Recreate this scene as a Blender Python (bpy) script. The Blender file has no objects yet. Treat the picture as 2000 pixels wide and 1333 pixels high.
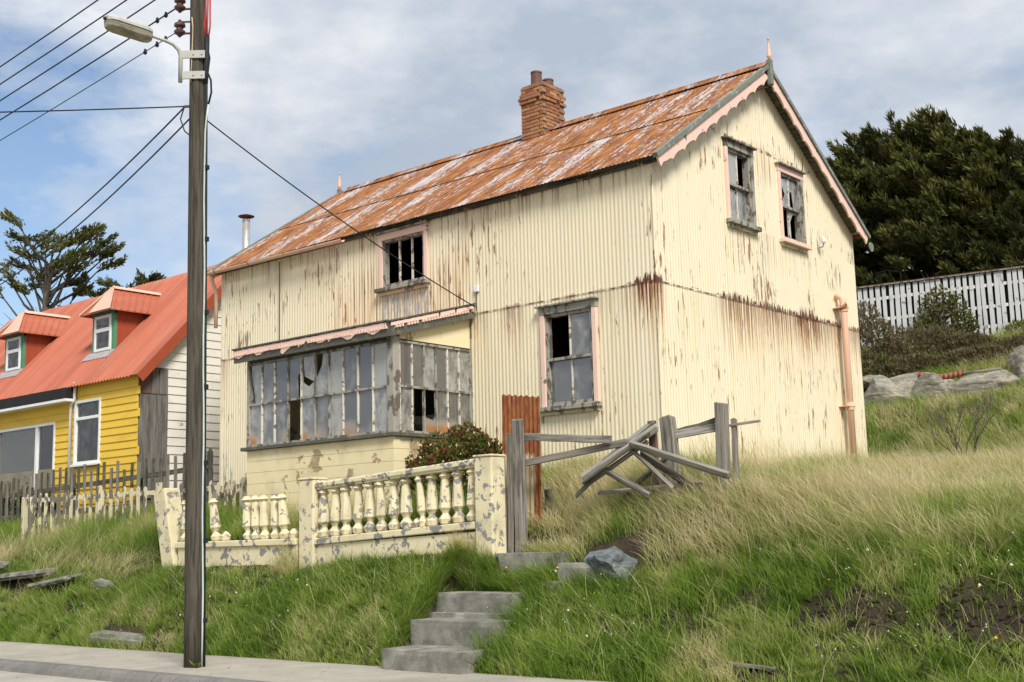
import bpy, bmesh, math, random
import numpy as np
from mathutils import Vector, Matrix
random.seed(7); rng = np.random.default_rng(11)
R = math.radians
scn = bpy.context.scene
col = scn.collection

# ------------------------------------------------------------------ camera
cam_d = bpy.data.cameras.new('camera'); cam = bpy.data.objects.new('camera', cam_d); col.objects.link(cam)
cam_d.sensor_width = 36.0; cam_d.lens = 2400.86 / 2000 * 36; cam_d.clip_end = 3000; cam_d.clip_start = .1
_R = Vector((0.7592074, 0.65034912, -0.02549799)); _U = Vector((0.12281561, -0.10468028, 0.98689329)); _F = Vector((-0.63915605, 0.75238824, 0.15934707))
cam.matrix_world = Matrix(((_R.x, _U.x, -_F.x, 9.934), (_R.y, _U.y, -_F.y, -15.039), (_R.z, _U.z, -_F.z, -0.9855), (0, 0, 0, 1)))
scn.camera = cam

# ------------------------------------------------------------------ light
SUN = Vector((0.76, -0.45, 0.95)).normalized()
world = bpy.data.worlds.new('World'); scn.world = world; world.use_nodes = True
wn = world.node_tree; wn.nodes.clear()
def W(t, **k):
    n = wn.nodes.new(t)
    for a, b in k.items(): setattr(n, a, b)
    return n
sky = W('ShaderNodeTexSky', sky_type='NISHITA', sun_disc=False)
sky.sun_elevation = math.asin(SUN.z); sky.sun_rotation = math.atan2(SUN.x, SUN.y); sky.air_density = 1.0; sky.dust_density = 1.2; sky.ozone_density = 1.2
tc = W('ShaderNodeTexCoord')
def wlink(a, b): wn.links.new(a, b)
def wnoise(scale, detail, rough, loc, sc=(1, 1, 1)):
    mp = W('ShaderNodeMapping'); mp.inputs['Location'].default_value = loc; mp.inputs['Scale'].default_value = sc
    n = W('ShaderNodeTexNoise'); n.inputs['Scale'].default_value = scale; n.inputs['Detail'].default_value = detail; n.inputs['Roughness'].default_value = rough
    wlink(tc.outputs['Generated'], mp.inputs[0]); wlink(mp.outputs[0], n.inputs['Vector']); return n.outputs['Fac']
def wramp(f, stops):
    r = W('ShaderNodeValToRGB'); e = r.color_ramp.elements
    while len(e) < len(stops): e.new(.5)
    for q, (p, c) in zip(e, stops): q.position = p; q.color = (*c, 1) if len(c) == 3 else c
    wlink(f, r.inputs[0]); return r.outputs[0]
cl = wnoise(3.4, 8, .6, (.37, 1.9, .2), (1, 1, 2.2))        # where the cloud deck breaks
cd = wnoise(2.5, 8, .6, (4.1, 2.2, 3.3), (1, 1, 2.0))       # light and dark in the deck
dotn = W('ShaderNodeVectorMath', operation='DOT_PRODUCT'); dotn.inputs[1].default_value = Vector((-.897, .374, .235)).normalized()
wlink(tc.outputs['Generated'], dotn.inputs[0])
gap = W('ShaderNodeMapRange'); gap.inputs[1].default_value = .962; gap.inputs[2].default_value = 1.0; gap.inputs[3].default_value = 0; gap.inputs[4].default_value = .42
wlink(dotn.outputs['Value'], gap.inputs[0])
sub = W('ShaderNodeMath', operation='SUBTRACT'); wlink(cl, sub.inputs[0]); wlink(gap.outputs[0], sub.inputs[1])
mask = wramp(sub.outputs[0], [(.19, (0, 0, 0)), (.40, (1, 1, 1))])
cloudc = wramp(cd, [(.36, (.285, .33, .395)), (.455, (.40, .43, .478)), (.56, (.545, .56, .58))])
bg1 = W('ShaderNodeBackground'); bg1.inputs[1].default_value = .095
bg2 = W('ShaderNodeBackground'); bg2.inputs[1].default_value = 1.0
wlink(sky.outputs[0], bg1.inputs[0]); wlink(cloudc, bg2.inputs[0])
mx = W('ShaderNodeMixShader'); wlink(mask, mx.inputs[0]); wlink(bg1.outputs[0], mx.inputs[1]); wlink(bg2.outputs[0], mx.inputs[2])
wo = W('ShaderNodeOutputWorld'); wlink(mx.outputs[0], wo.inputs[0])
sl = bpy.data.lights.new('sun', 'SUN'); sl.energy = 2.7; sl.angle = R(18); sl.color = (1.0, .96, .90)
so = bpy.data.objects.new('sun', sl); col.objects.link(so); so.rotation_euler = (-SUN).to_track_quat('-Z', 'Y').to_euler(); so.location = (20, -20, 30)
vs = scn.view_settings; vs.view_transform = 'Standard'; vs.look = 'None'; vs.exposure = 0.72; vs.gamma = 1.0; vs.use_curve_mapping = False

# ------------------------------------------------------------------ material helpers
class NT:
    def __init__(s, name, rough=.8, spec=.25, metal=0):
        s.m = bpy.data.materials.new(name); s.m.use_nodes = True; s.t = s.m.node_tree; s.b = s.t.nodes['Principled BSDF']
        s.b.inputs['Roughness'].default_value = rough; s.b.inputs['Specular IOR Level'].default_value = spec; s.b.inputs['Metallic'].default_value = metal
    def n(s, t, **k):
        x = s.t.nodes.new(t)
        for a, b in k.items(): setattr(x, a, b)
        return x
    def l(s, a, b): s.t.links.new(a, b)
    def set(s, inp, v):
        if hasattr(v, 'is_output'): s.l(v, inp)
        elif isinstance(v, (tuple, list)) and len(v) == 3 and inp.type == 'RGBA': inp.default_value = (*v, 1)
        else: inp.default_value = v
    def pos(s): return s.n('ShaderNodeNewGeometry').outputs['Position']
    def obj(s): return s.n('ShaderNodeTexCoord').outputs['Object']
    def rnd(s): return s.n('ShaderNodeObjectInfo').outputs['Random']
    def attr(s, a): return s.n('ShaderNodeAttribute', attribute_name=a).outputs['Fac']
    def sep(s, v):
        x = s.n('ShaderNodeSeparateXYZ'); s.l(v, x.inputs[0]); return x.outputs
    def comb(s, x, y, z):
        c = s.n('ShaderNodeCombineXYZ')
        for i, v in enumerate((x, y, z)): s.set(c.inputs[i], v)
        return c.outputs[0]
    def math(s, op, a, b=0, c=None, clamp=False):
        x = s.n('ShaderNodeMath', operation=op, use_clamp=clamp); s.set(x.inputs[0], a); s.set(x.inputs[1], b)
        if c is not None: s.set(x.inputs[2], c)
        return x.outputs[0]
    def mul(s, a, b): return s.math('MULTIPLY', a, b)
    def add(s, a, b): return s.math('ADD', a, b)
    def sub(s, a, b): return s.math('SUBTRACT', a, b)
    def scale(s, v, sc, loc=(0, 0, 0)):
        x = s.n('ShaderNodeMapping'); s.l(v, x.inputs[0]); x.inputs['Scale'].default_value = sc; x.inputs['Location'].default_value = loc; return x.outputs[0]
    def noise(s, v, sc=1, det=4, ro=.55, dist=0):
        x = s.n('ShaderNodeTexNoise'); s.l(v, x.inputs['Vector']); x.inputs['Scale'].default_value = sc; x.inputs['Detail'].default_value = det
        x.inputs['Roughness'].default_value = ro; x.inputs['Distortion'].default_value = dist; return x.outputs['Fac']
    def ramp(s, f, st, interp='LINEAR'):
        r = s.n('ShaderNodeValToRGB'); r.color_ramp.interpolation = interp; e = r.color_ramp.elements
        while len(e) < len(st): e.new(.5)
        for q, (p, c) in zip(e, st):
            q.position = p; q.color = (c, c, c, 1) if isinstance(c, (int, float)) else (*c, 1)
        s.l(f, r.inputs[0]); return r.outputs[0]
    def step(s, v, a, b):
        x = s.n('ShaderNodeMapRange', interpolation_type='SMOOTHSTEP'); s.set(x.inputs[0], v); x.inputs[1].default_value = a; x.inputs[2].default_value = b; return x.outputs[0]
    def band(s, v, a0, a1, b0, b1): return s.mul(s.step(v, a0, a1), s.sub(1, s.step(v, b0, b1)))
    def mix(s, f, a, b, bt='MIX'):
        x = s.n('ShaderNodeMix', data_type='RGBA', blend_type=bt); s.set(x.inputs[0], f); s.set(x.inputs[6], a); s.set(x.inputs[7], b); return x.outputs[2]
    def bump(s, h, st=.3, d=.01):
        x = s.n('ShaderNodeBump'); x.inputs['Strength'].default_value = st; x.inputs['Distance'].default_value = d; s.l(h, x.inputs['Height']); s.l(x.outputs[0], s.b.inputs['Normal'])
    def col(s, c): s.set(s.b.inputs['Base Color'], c); return s.m

def m_simple(name, c, c2=None, sc=8, rough=.8, bump=.2, spec=.25, metal=0, stretch=(1, 1, 1)):
    n = NT(name, rough, spec, metal); p = n.scale(n.obj(), stretch)
    a = n.noise(p, sc, 5, .6)
    if c2 is None: c2 = tuple(v * .7 for v in c)
    n.bump(a, bump, .006)
    return n.col(n.mix(n.ramp(a, [(.35, 0), (.7, 1)]), c, c2))

def m_tin():
    n = NT('cream_painted_tin', .55, .3); p = n.pos(); x, y, z = n.sep(p); u = n.add(x, y)
    big = n.noise(n.comb(n.mul(u, .7), n.mul(z, .45), 0), 1, 3)
    # grey and brown vertical scratches where paint is lost along the ribs
    s1 = n.noise(n.comb(n.mul(u, 13.2), n.mul(z, 1.5), 3), 1, 5, .66)
    s1b = n.noise(n.comb(n.mul(u, 40), n.mul(z, 5), 7), 1, 3, .6)
    thr = n.sub(n.sub(n.add(s1, n.mul(s1b, .22)), n.mul(n.sub(.55, big), .5)), n.mul(n.band(u, -4.2, -3.4, -.4, 0), .03))
    m1 = n.step(thr, .695, .725)
    spk = n.step(n.noise(n.comb(n.mul(u, 30), n.mul(z, 9), 1), 1, 2), .72, .76)
    # rust runs below the sheet joint, at the eaves and below the window sills
    patch = n.step(n.noise(n.comb(n.mul(u, 1.15), 0, 5), 1, 2), .40, .60)
    s2 = n.noise(n.comb(n.mul(u, 24), n.mul(z, .32), 9), 1, 4, .6)
    runs = n.step(s2, .53, .62)
    dn = n.band(z, .9, 2.55, 2.765, 2.775)
    gab = n.step(u, -.5, .02)
    gabp = n.mul(gab, n.band(u, 1.3, 2.4, 6.9, 7.2))
    corner = n.band(u, -.46, -.30, .06, .30)
    amt = n.mul(n.mul(dn, dn), n.math('MAXIMUM', n.math('MAXIMUM', n.mul(patch, n.add(.30, n.mul(gab, .3))), n.mul(gabp, n.add(.35, n.mul(patch, .6)))), corner))
    eav = n.mul(n.band(z, 4.0, 4.7, 5.5, 5.6), n.mul(n.sub(1, gab), .75))
    leftf = n.mul(n.band(u, -7.4, -6.9, -4.1, -3.4), n.mul(n.sub(1, gab), n.band(z, 2.75, 2.95, 3.5, 4.3)))
    win = n.mul(n.band(u, 2.9, 3.3, 4.2, 4.6), n.mul(gab, n.band(z, 4.8, 5.3, 5.55, 5.75)))
    sill = n.mul(n.band(u, 2.0, 2.15, 5.0, 5.1), n.mul(gab, n.band(z, 3.2, 3.9, 4.06, 4.07)))
    tot = n.add(n.add(amt, n.mul(eav, .95)), n.add(n.mul(leftf, .95), n.add(n.mul(win, .8), n.mul(sill, .35))))
    lenn = n.sub(n.mul(n.noise(n.comb(n.mul(u, 21), 0, 9), 1, 4, .8), 7.6), 3.42); dep = n.sub(2.775, z)
    runx = n.mul(n.step(n.sub(n.add(lenn, n.mul(n.sub(s1b, .5), .5)), dep), 0, .10), n.step(dep, -.012, .0))
    amt2 = n.math('MAXIMUM', n.mul(gabp, n.add(.62, n.mul(patch, .38))), n.math('MAXIMUM', corner, n.mul(n.mul(patch, n.sub(1, gab)), .55)))
    low = n.mul(n.mul(n.step(n.noise(n.comb(n.mul(u, 17), n.mul(z, .8), 23), 1, 4, .7), .60, .66), gabp), n.sub(1, n.step(z, 2.0, 2.6)))
    tot = n.sub(tot, amt); run = n.math('ADD', n.mul(runs, tot), n.math('MAXIMUM', n.mul(runx, amt2), n.mul(low, .7)), clamp=True)
    # torn rusted metal along the joint
    jag = n.step(n.noise(n.comb(n.mul(u, 26), n.mul(z, 1.2), 2), 1, 4, .75), .36, .68)
    hj = n.mul(n.math('MAXIMUM', n.math('MAXIMUM', n.mul(gabp, n.add(.35, n.mul(patch, .65))), n.mul(patch, .22)), n.mul(corner, .75)), .21)
    up = n.mul(n.step(n.sub(n.mul(jag, hj), n.math('ABSOLUTE', n.mul(n.sub(z, 2.79), n.add(1, n.mul(n.sub(1, n.step(z, 2.78, 2.79)), .8))))), .012, .03), 1)
    foot = n.step(n.sub(n.mul(n.noise(n.comb(n.mul(u, 9), n.mul(z, 2), 4), 1, 4, .7), .5), z), .13, .20)
    lap = n.mul(n.band(z, 2.735, 2.75, 2.762, 2.776), n.step(n.noise(n.comb(n.mul(u, 6), 0, 0), 1, 3), .35, .6))
    lap2 = n.mul(n.band(z, 5.50, 5.51, 5.55, 5.60), n.mul(gab, n.step(n.noise(n.comb(n.mul(u, 8), n.mul(z, 8), 0), 1, 3), .45, .6)))
    spotr = n.mul(n.mul(n.band(u, 6.55, 6.62, 6.9, 6.95), n.band(z, 4.02, 4.08, 4.25, 4.32)), n.step(jag, .45, .55))
    # grey sheet showing under the upper window
    blue = n.mul(n.mul(n.band(u, -5.95, -5.85, -4.72, -4.62), n.band(z, 2.8, 2.9, 3.42, 3.46)), n.step(n.noise(n.comb(n.mul(u, 17), n.mul(z, 3.5), 2), 1, 4, .65), .40, .56))
    base = n.mix(n.noise(n.comb(n.mul(u, 1.1), n.mul(z, .6), 12), 1, 4), (.82, .735, .535), (.75, .66, .455))
    pane = n.noise(n.comb(n.mul(u, 1.5), 0, 8), 1, 0); base = n.mix(n.mul(n.step(pane, .5, .55), .25), base, (.80, .73, .56))
    base = n.mix(n.mul(n.step(s2, .42, .75), .16), base, (.62, .50, .28))
    c = n.mix(n.mul(spk, .7), base, (.38, .34, .26))
    scr = n.mix(n.step(n.noise(n.comb(n.mul(u, 5), n.mul(z, .8), 6), 1, 2), .38, .50), (.31, .31, .28), (.24, .115, .048))
    c = n.mix(n.mul(m1, .92), c, scr)
    rustc = n.mix(n.step(n.add(s1b, n.mul(n.sub(z, 2.2), .35)), .35, .75), (.40, .15, .045), (.13, .04, .022))
    halo = n.mul(n.step(s2, .40, .60), n.add(n.mul(tot, .45), n.mul(amt, .45))); c = n.mix(n.math('MULTIPLY', halo, 1, clamp=True), c, (.68, .42, .15))
    c = n.mix(run, c, rustc); c = n.mix(n.mul(blue, .8), c, (.36, .37, .37))
    dark = n.mix(s1b, (.16, .055, .03), (.06, .028, .02))
    for k in (up, foot, lap, lap2, spotr): c = n.mix(k, c, dark)
    ro = n.math('MULTIPLY_ADD', run, .35, .5); n.set(n.b.inputs['Roughness'], ro)
    n.bump(n.noise(p, 3.0, 3), .25, .012)
    return n.col(c)

def m_roof():
    n = NT('rusted_roof_iron', .7, .25); x, y, z = n.sep(n.pos()); s = y
    sheet = n.noise(n.comb(n.mul(x, 1.25), n.mul(n.step(y, 1.58, 1.62), 4), 0), 1, 1)
    a = n.noise(n.comb(n.mul(x, 12), n.mul(s, 1.6), 0), 1, 6, .65)
    fl = n.noise(n.comb(n.mul(x, 30), n.mul(s, 8), 4), 1, 5, .7)
    th = n.add(n.add(n.mul(a, .62), n.mul(fl, .60)), n.mul(n.sub(sheet, .5), .6))
    keep = n.step(th, .648, .69)
    rust = n.ramp(n.noise(n.comb(n.mul(x, 9), n.mul(s, 2.2), 8), 1, 5, .6), [(.28, (.085, .036, .020)), (.45, (.20, .075, .026)), (.58, (.34, .135, .034)), (.72, (.42, .19, .055))])
    pur = n.step(n.noise(n.comb(n.mul(x, 6), n.mul(s, 2.5), 15), 1, 4), .55, .62); rust = n.mix(n.mul(pur, .6), rust, (.20, .095, .085))
    paint = n.mix(n.step(n.noise(n.comb(n.mul(x, 14), n.mul(s, 3), 21), 1, 4), .35, .65), (.30, .285, .295), (.52, .46, .44))
    c = n.mix(keep, rust, paint)
    n.set(n.b.inputs['Roughness'], n.math('MULTIPLY_ADD', keep, -.2, .8))
    n.bump(keep, .25, .003)
    return n.col(c)

def m_wood(name, c1, c2, dark=.35, moss=0):
    n = NT(name, .9, .15); o = n.obj(); r = n.rnd()
    v = n.n('ShaderNodeVectorMath', operation='ADD'); n.l(o, v.inputs[0]); n.l(n.comb(n.mul(r, 37), n.mul(r, 11), 0), v.inputs[1])
    g = n.noise(n.scale(v.outputs[0], (1.2, 34, 34)), 1, 6, .65); g2 = n.noise(n.scale(v.outputs[0], (2, 5, 5)), 1, 3)
    c = n.mix(g2, c1, c2); c = n.mix(n.ramp(g, [(.40, 1), (.50, 0)]), c, tuple(q * dark for q in c1)); c = n.mix(n.mul(n.step(n.noise(n.scale(v.outputs[0], (1.5, 9, 9)), 1, 4), .52, .62), .55), c, tuple(q * dark * .8 for q in c2)); c = n.mix(n.mul(n.step(g, .56, .68), .5), c, tuple(min(1, q * 1.5) for q in c1))
    c = n.mix(n.mul(n.step(r, .5, 1), .35), c, tuple(q * .7 for q in c1))
    if moss: c = n.mix(n.mul(n.step(n.noise(v.outputs[0], 5, 4), .52, .66), moss), c, (.24, .24, .10))
    n.bump(g, .7, .006); return n.col(c)

def m_peel(name, c, under, thr=.60, sc=5, dirt=.35, rough=.75, stretch=(1, 1, 1)):
    n = NT(name, rough, .2); p = n.scale(n.pos(), stretch)
    a = n.noise(p, sc, 7, .62, .3); b = n.noise(p, sc * 6, 3, .6)
    pe = n.step(n.add(a, n.mul(b, .12)), thr + .06, thr + .075)
    d = n.noise(p, 2.3, 5, .6)
    cc = n.mix(n.mul(n.step(d, .45, .75), dirt), c, tuple(q * .55 for q in c))
    spk = n.step(b, .70, .74); cc = n.mix(n.mul(spk, .6), cc, tuple(q * .6 for q in under))
    und = n.mix(b, under, tuple(q * .55 for q in under))
    h = n.sub(1, pe); n.bump(h, .6, .004)
    return n.col(n.mix(pe, cc, und))

def m_glass(nm='dusty_glass', dk=.30, ior=2.2):
    n = NT(nm, .08, .5); t = n.t
    p = n.obj(); pw = n.pos(); z = n.sep(pw)[2]
    d = n.noise(n.scale(pw, (6, 6, 4)), 1, 5, .65); f = n.noise(n.scale(pw, (40, 40, 12)), 1, 4, .65)
    dust = n.add(n.mul(n.step(n.add(n.add(d, n.mul(f, .25)), n.mul(n.sub(n.rnd(), .5), .55)), .48, .86), dk), .10 if dk > .2 else .01)
    tr = n.n('ShaderNodeBsdfTransparent'); tr.inputs[0].default_value = (.95, .97, .97, 1)
    gl = n.n('ShaderNodeBsdfGlossy'); gl.inputs['Roughness'].default_value = .04; gl.inputs[0].default_value = (.95, .97, 1, 1)
    df = n.n('ShaderNodeBsdfDiffuse'); df.inputs[0].default_value = (.55, .55, .50, 1)
    fr = n.n('ShaderNodeFresnel'); fr.inputs[0].default_value = ior
    m1 = n.n('ShaderNodeMixShader'); n.l(fr.outputs[0], m1.inputs[0]); n.l(tr.outputs[0], m1.inputs[1]); n.l(gl.outputs[0], m1.inputs[2])
    m2 = n.n('ShaderNodeMixShader'); st = n.mul(n.mul(n.sub(1, n.step(z, .78, 1.02)), n.step(n.noise(n.scale(pw, (1.3, 1.3, .5)), 1, 3), .42, .62)), n.step(z, .5, .6)); n.l(n.mix(st, (.76, .75, .68), (.42, .20, .07)), df.inputs[0]); dust = n.math('ADD', dust, n.mul(st, .7 if dk > .2 else 0), clamp=True); n.l(dust, m2.inputs[0]); n.l(m1.outputs[0], m2.inputs[1]); n.l(df.outputs[0], m2.inputs[2])
    out = t.nodes['Material Output']; n.l(m2.outputs[0], out.inputs[0]); return n.m

def m_leaf(name, stops, trans=.25):
    n = NT(name, .65, .2); t = n.attr('tone'); c = n.ramp(t, stops); n.set(n.b.inputs['Base Color'], c)
    tl = n.n('ShaderNodeBsdfTranslucent'); n.l(c, tl.inputs[0])
    mxs = n.n('ShaderNodeMixShader'); mxs.inputs[0].default_value = trans; n.l(n.b.outputs[0], mxs.inputs[1]); n.l(tl.outputs[0], mxs.inputs[2])
    n.l(mxs.outputs[0], n.t.nodes['Material Output'].inputs[0]); return n.m

def m_ground():
    n = NT('soil_and_turf', .95, .1); p = n.pos(); a = n.noise(p, 1.6, 6, .6); b = n.noise(p, 14, 5, .7)
    soil = n.mix(b, (.026, .020, .015), (.075, .056, .040)); turf = n.mix(b, (.035, .032, .018), (.10, .085, .042))
    n.bump(b, 1.0, .05); return n.col(n.mix(n.step(a, .42, .55), soil, turf))

def m_concrete(name, c, c2, sc=3, spk=.25):
    n = NT(name, .9, .2); p = n.pos(); a = n.noise(p, sc, 6, .6); b = n.noise(p, 60, 3, .7); st = n.noise(n.scale(p, (1, .6, 1)), .7, 4)
    k = n.mix(n.step(a, .3, .7), c, c2); k = n.mix(n.mul(n.step(b, .45, .7), spk), k, tuple(q * .45 for q in c)); k = n.mix(n.mul(n.step(st, .5, .7), .35), k, tuple(q * .6 for q in c2))
    ck = n.n('ShaderNodeTexVoronoi', feature='DISTANCE_TO_EDGE'); n.l(n.scale(p, (.55, .55, .55)), ck.inputs['Vector']); wv = n.add(ck.outputs['Distance'], n.mul(n.sub(n.noise(p, 4, 4), .5), .05))
    k = n.mix(n.mul(n.sub(1, n.step(n.math('ABSOLUTE', wv), .003, .009)), .55), k, tuple(q * .3 for q in c)); pit = n.noise(p, 140, 2, .6); k = n.mix(n.mul(n.step(pit, .58, .66), .4), k, tuple(q * .5 for q in c))
    n.bump(n.add(b, n.mul(a, .6)), .6, .008); return n.col(k)

def m_rock(name, c, c2, li=(.45, .42, .30)):
    n = NT(name, .9, .2); p = n.obj(); a = n.noise(n.scale(p, (1.5, 1.5, 5)), 1.6, 7, .65); b = n.noise(p, 7, 5, .65)
    k = n.mix(n.step(a, .35, .65), c, c2); k = n.mix(n.step(n.noise(p, 2.2, 5), .58, .68), k, li); k = n.mix(n.mul(n.step(b, .5, .62), .5), k, tuple(q * .4 for q in c))
    n.bump(n.add(a, n.mul(b, .5)), 1.0, .10); return n.col(k)

MAT = {}
MAT['tin'] = m_tin(); MAT['roof'] = m_roof(); MAT['glass'] = m_glass(); MAT['cleanglass'] = m_glass('house_glass', .06, 1.55); MAT['ground'] = m_ground()
MAT['wood'] = m_wood('weathered_timber', (.30, .27, .225), (.19, .18, .155))
MAT['wood_pale'] = m_wood('bleached_timber', (.46, .43, .37), (.33, .31, .27), .4)
MAT['wood_dark'] = m_wood('blackened_timber', (.10, .095, .075), (.17, .155, .12), .35, .35)
MAT['wood_pole'] = m_wood('pole_timber', (.085, .074, .058), (.125, .108, .082), .38, .0)
MAT['wood_frame'] = m_peel('flaked_grey_paint', (.34, .32, .27), (.17, .15, .12), .52, 9, .3, stretch=(1, 1, .5))
MAT['wood_white'] = m_peel('flaked_white_bars', (.66, .62, .53), (.27, .20, .14), .55, 12, .4)
MAT['picket'] = m_peel('cream_picket_paint', (.62, .56, .38), (.22, .20, .165), .50, 6, .4, stretch=(1, 1, .45))
MAT['pink'] = m_peel('flaked_pink_paint', (.80, .565, .47), (.23, .22, .19), .64, 5, .15)
MAT['pinkpipe'] = m_peel('pink_pipe_paint', (.78, .50, .36), (.30, .12, .06), .66, 4, .2)
MAT['verge'] = m_peel('green_verge_paint', (.19, .205, .17), (.36, .37, .32), .56, 7, .4)
MAT['fasciadark'] = m_peel('dark_fascia_timber', (.105, .105, .085), (.20, .18, .13), .56, 6, .4)
MAT['render'] = m_peel('cream_render', (.72, .635, .415), (.33, .32, .30), .565, 7.5, .55)
MAT['plinth'] = m_peel('cream_wall_paint', (.74, .655, .43), (.31, .31, .30), .56, 5.5, .35)
MAT['blockwall'] = m_peel('cream_block_paint', (.76, .66, .41), (.50, .38, .22), .60, 3.0, .5)
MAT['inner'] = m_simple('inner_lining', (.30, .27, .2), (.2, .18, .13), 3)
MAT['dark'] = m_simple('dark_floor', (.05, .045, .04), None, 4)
MAT['brick'] = None
def m_brick():
    n = NT('chimney_brick', .9, .15); r = n.rnd(); o = n.pos(); b = n.noise(o, 22, 4, .7)
    c = n.ramp(r, [(0, (.26, .105, .06)), (.3, (.36, .16, .08)), (.6, (.43, .23, .11)), (.85, (.22, .085, .05)), (1, (.46, .27, .14))])
    c = n.mix(n.mul(n.step(b, .5, .75), .6), c, (.17, .11, .075)); n.bump(b, .5, .01); return n.col(c)
MAT['brick'] = m_brick()
MAT['mortar'] = m_concrete('mortar', (.26, .23, .18), (.16, .14, .11))
MAT['pot'] = m_simple('brown_clay_pot', (.17, .085, .06), (.11, .055, .04), 9, .6)
MAT['rustsheet'] = None
def m_rs():
    n = NT('rusty_gate_sheet', .85, .2); x, y, z = n.sep(n.pos()); a = n.noise(n.comb(n.mul(x, 14), n.mul(z, 1.1), 0), 1, 5, .6); b = n.noise(n.comb(n.mul(x, 30), n.mul(z, 6), 0), 1, 4)
    rust = n.ramp(b, [(.3, (.12, .042, .024)), (.5, (.26, .09, .034)), (.7, (.35, .14, .05))]); pale = n.mix(a, (.60, .52, .36), (.44, .33, .18))
    low = n.math('ADD', n.mul(n.sub(1, n.step(z, .1, .35)), .42), a); low = n.sub(low, n.mul(n.step(x, -.70, -.66), .4))
    return n.col(n.mix(n.step(low, .78, .90), rust, pale))
MAT['rustsheet'] = m_rs()
MAT['pave'] = m_concrete('pavement_concrete', (.40, .37, .31), (.32, .295, .245), 2)
MAT['kerb'] = m_concrete('kerb_concrete', (.215, .205, .185), (.16, .155, .14), 5)
MAT['road'] = m_concrete('road_concrete', (.40, .375, .315), (.33, .31, .26), 2)
MAT['step'] = m_concrete('step_concrete', (.31, .295, .25), (.145, .14, .12), 4.5, .6)
MAT['rock'] = m_rock('hill_rock', (.37, .34, .275), (.20, .185, .15), (.40, .34, .22)); MAT['slate'] = m_rock('blue_grey_rock', (.12, .145, .155), (.19, .21, .21), (.24, .24, .21))
MAT['yellow'] = m_peel('yellow_board_paint', (.76, .50, .06), (.45, .33, .14), .80, 3, .32, .55, (.6, 1, 1.6))
MAT['whiteboard'] = m_peel('white_board_paint', (.72, .69, .61), (.40, .36, .28), .68, 5, .3)
MAT['paling'] = m_peel('grey_white_paling', (.53, .54, .53), (.30, .30, .28), .62, 5, .45)
MAT['upvc'] = m_simple('white_window_plastic', (.80, .80, .78), (.74, .74, .72), 4, .35, .02)
MAT['ply'] = m_wood('grey_plywood', (.20, .185, .165), (.15, .14, .125), .55)
MAT['plyred'] = m_wood('brown_board', (.19, .12, .09), (.15, .10, .08), .6)
def m_redroof():
    n = NT('red_roof_coating', .5, .25); x, y, z = n.sep(n.pos()); a = n.noise(n.comb(n.mul(x, 1.33), 0, 0), 1, 0); b = n.noise(n.comb(n.mul(x, 7), n.mul(y, .9), 2), 1, 5, .6); d = n.noise(n.pos(), 14, 4, .65)
    c = n.mix(n.step(a, .4, .6), (.42, .118, .062), (.36, .098, .052)); c = n.mix(n.mul(n.step(b, .45, .75), .55), c, (.43, .19, .13)); c = n.mix(n.mul(n.step(d, .62, .72), .4), c, (.20, .09, .06)); return n.col(c)
MAT['redroof'] = m_redroof()
MAT['offcut'] = m_simple('faded_red_iron', (.33, .125, .08), (.22, .085, .05), 9, .7, .1)
MAT['reddark'] = m_simple('red_cheek_coating', (.36, .075, .035), (.31, .065, .03), 1.5, .5, .03)
MAT['ridgepale'] = m_simple('pale_pink_flashing', (.66, .44, .33), (.60, .40, .30), 1.5, .5, .03)
MAT['green'] = m_peel('green_dormer_paint', (.09, .26, .15), (.30, .33, .30), .62, 8, .3)
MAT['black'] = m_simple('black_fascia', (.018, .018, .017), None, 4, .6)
MAT['lead'] = m_simple('lead_flashing', (.40, .37, .37), (.28, .26, .26), 12, .7)
MAT['curtain'] = m_simple('net_curtain', (.55, .57, .55), (.40, .42, .42), 9, .9, .1, stretch=(6, 6, .5))
MAT['beige'] = m_simple('beige_blind', (.46, .42, .28), (.36, .33, .21), 6, .9, .1, stretch=(6, 6, .3))
MAT['galv'] = m_simple('galvanised_steel', (.52, .51, .47), (.40, .39, .36), 8, .45, .05, .5, .6)
MAT['lampgrey'] = m_simple('lamp_grey_metal', (.48, .48, .43), (.40, .40, .36), 6, .45, .03)
MAT['lens'] = m_simple('dirty_lamp_lens', (.36, .33, .24), (.14, .125, .085), 4, .25, .05, .5, stretch=(1, 1, 3))
MAT['insul'] = m_simple('brown_insulator', (.085, .035, .028), None, 6, .3, .02, .6)
MAT['cable'] = m_simple('black_cable', (.018, .022, .028), None, 5, .6, .02)
MAT['cablered'] = m_simple('red_cable_sleeve', (.50, .04, .045), (.40, .03, .035), 5, .5, .02)
MAT['cablegreen'] = m_simple('pale_earth_cable', (.52, .60, .54), (.4, .48, .43), 5, .6, .02)
MAT['cablebeige'] = m_simple('beige_cable', (.55, .45, .28), None, 5, .6, .02)
MAT['bark'] = m_simple('grey_bark', (.10, .085, .065), (.05, .042, .033), 6, .95, .6, stretch=(4, 4, 1))
MAT['twig'] = m_simple('dead_twig', (.13, .11, .085), (.08, .065, .05), 9, .95, .2)
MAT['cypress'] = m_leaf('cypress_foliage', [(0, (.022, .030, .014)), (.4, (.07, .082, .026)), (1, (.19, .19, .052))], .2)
MAT['shrub'] = m_leaf('shrub_foliage', [(0, (.17, .125, .08)), (.45, (.14, .115, .055)), (.7, (.13, .14, .045)), (1, (.22, .23, .07))], .15)
MAT['hebe'] = m_leaf('red_tipped_leaves', [(0, (.045, .07, .015)), (.45, (.13, .18, .03)), (.6, (.16, .05, .03)), (1, (.27, .06, .04))], .2)
MAT['garden'] = m_leaf('garden_leaves', [(0, (.04, .055, .015)), (1, (.14, .17, .04))], .2)
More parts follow.
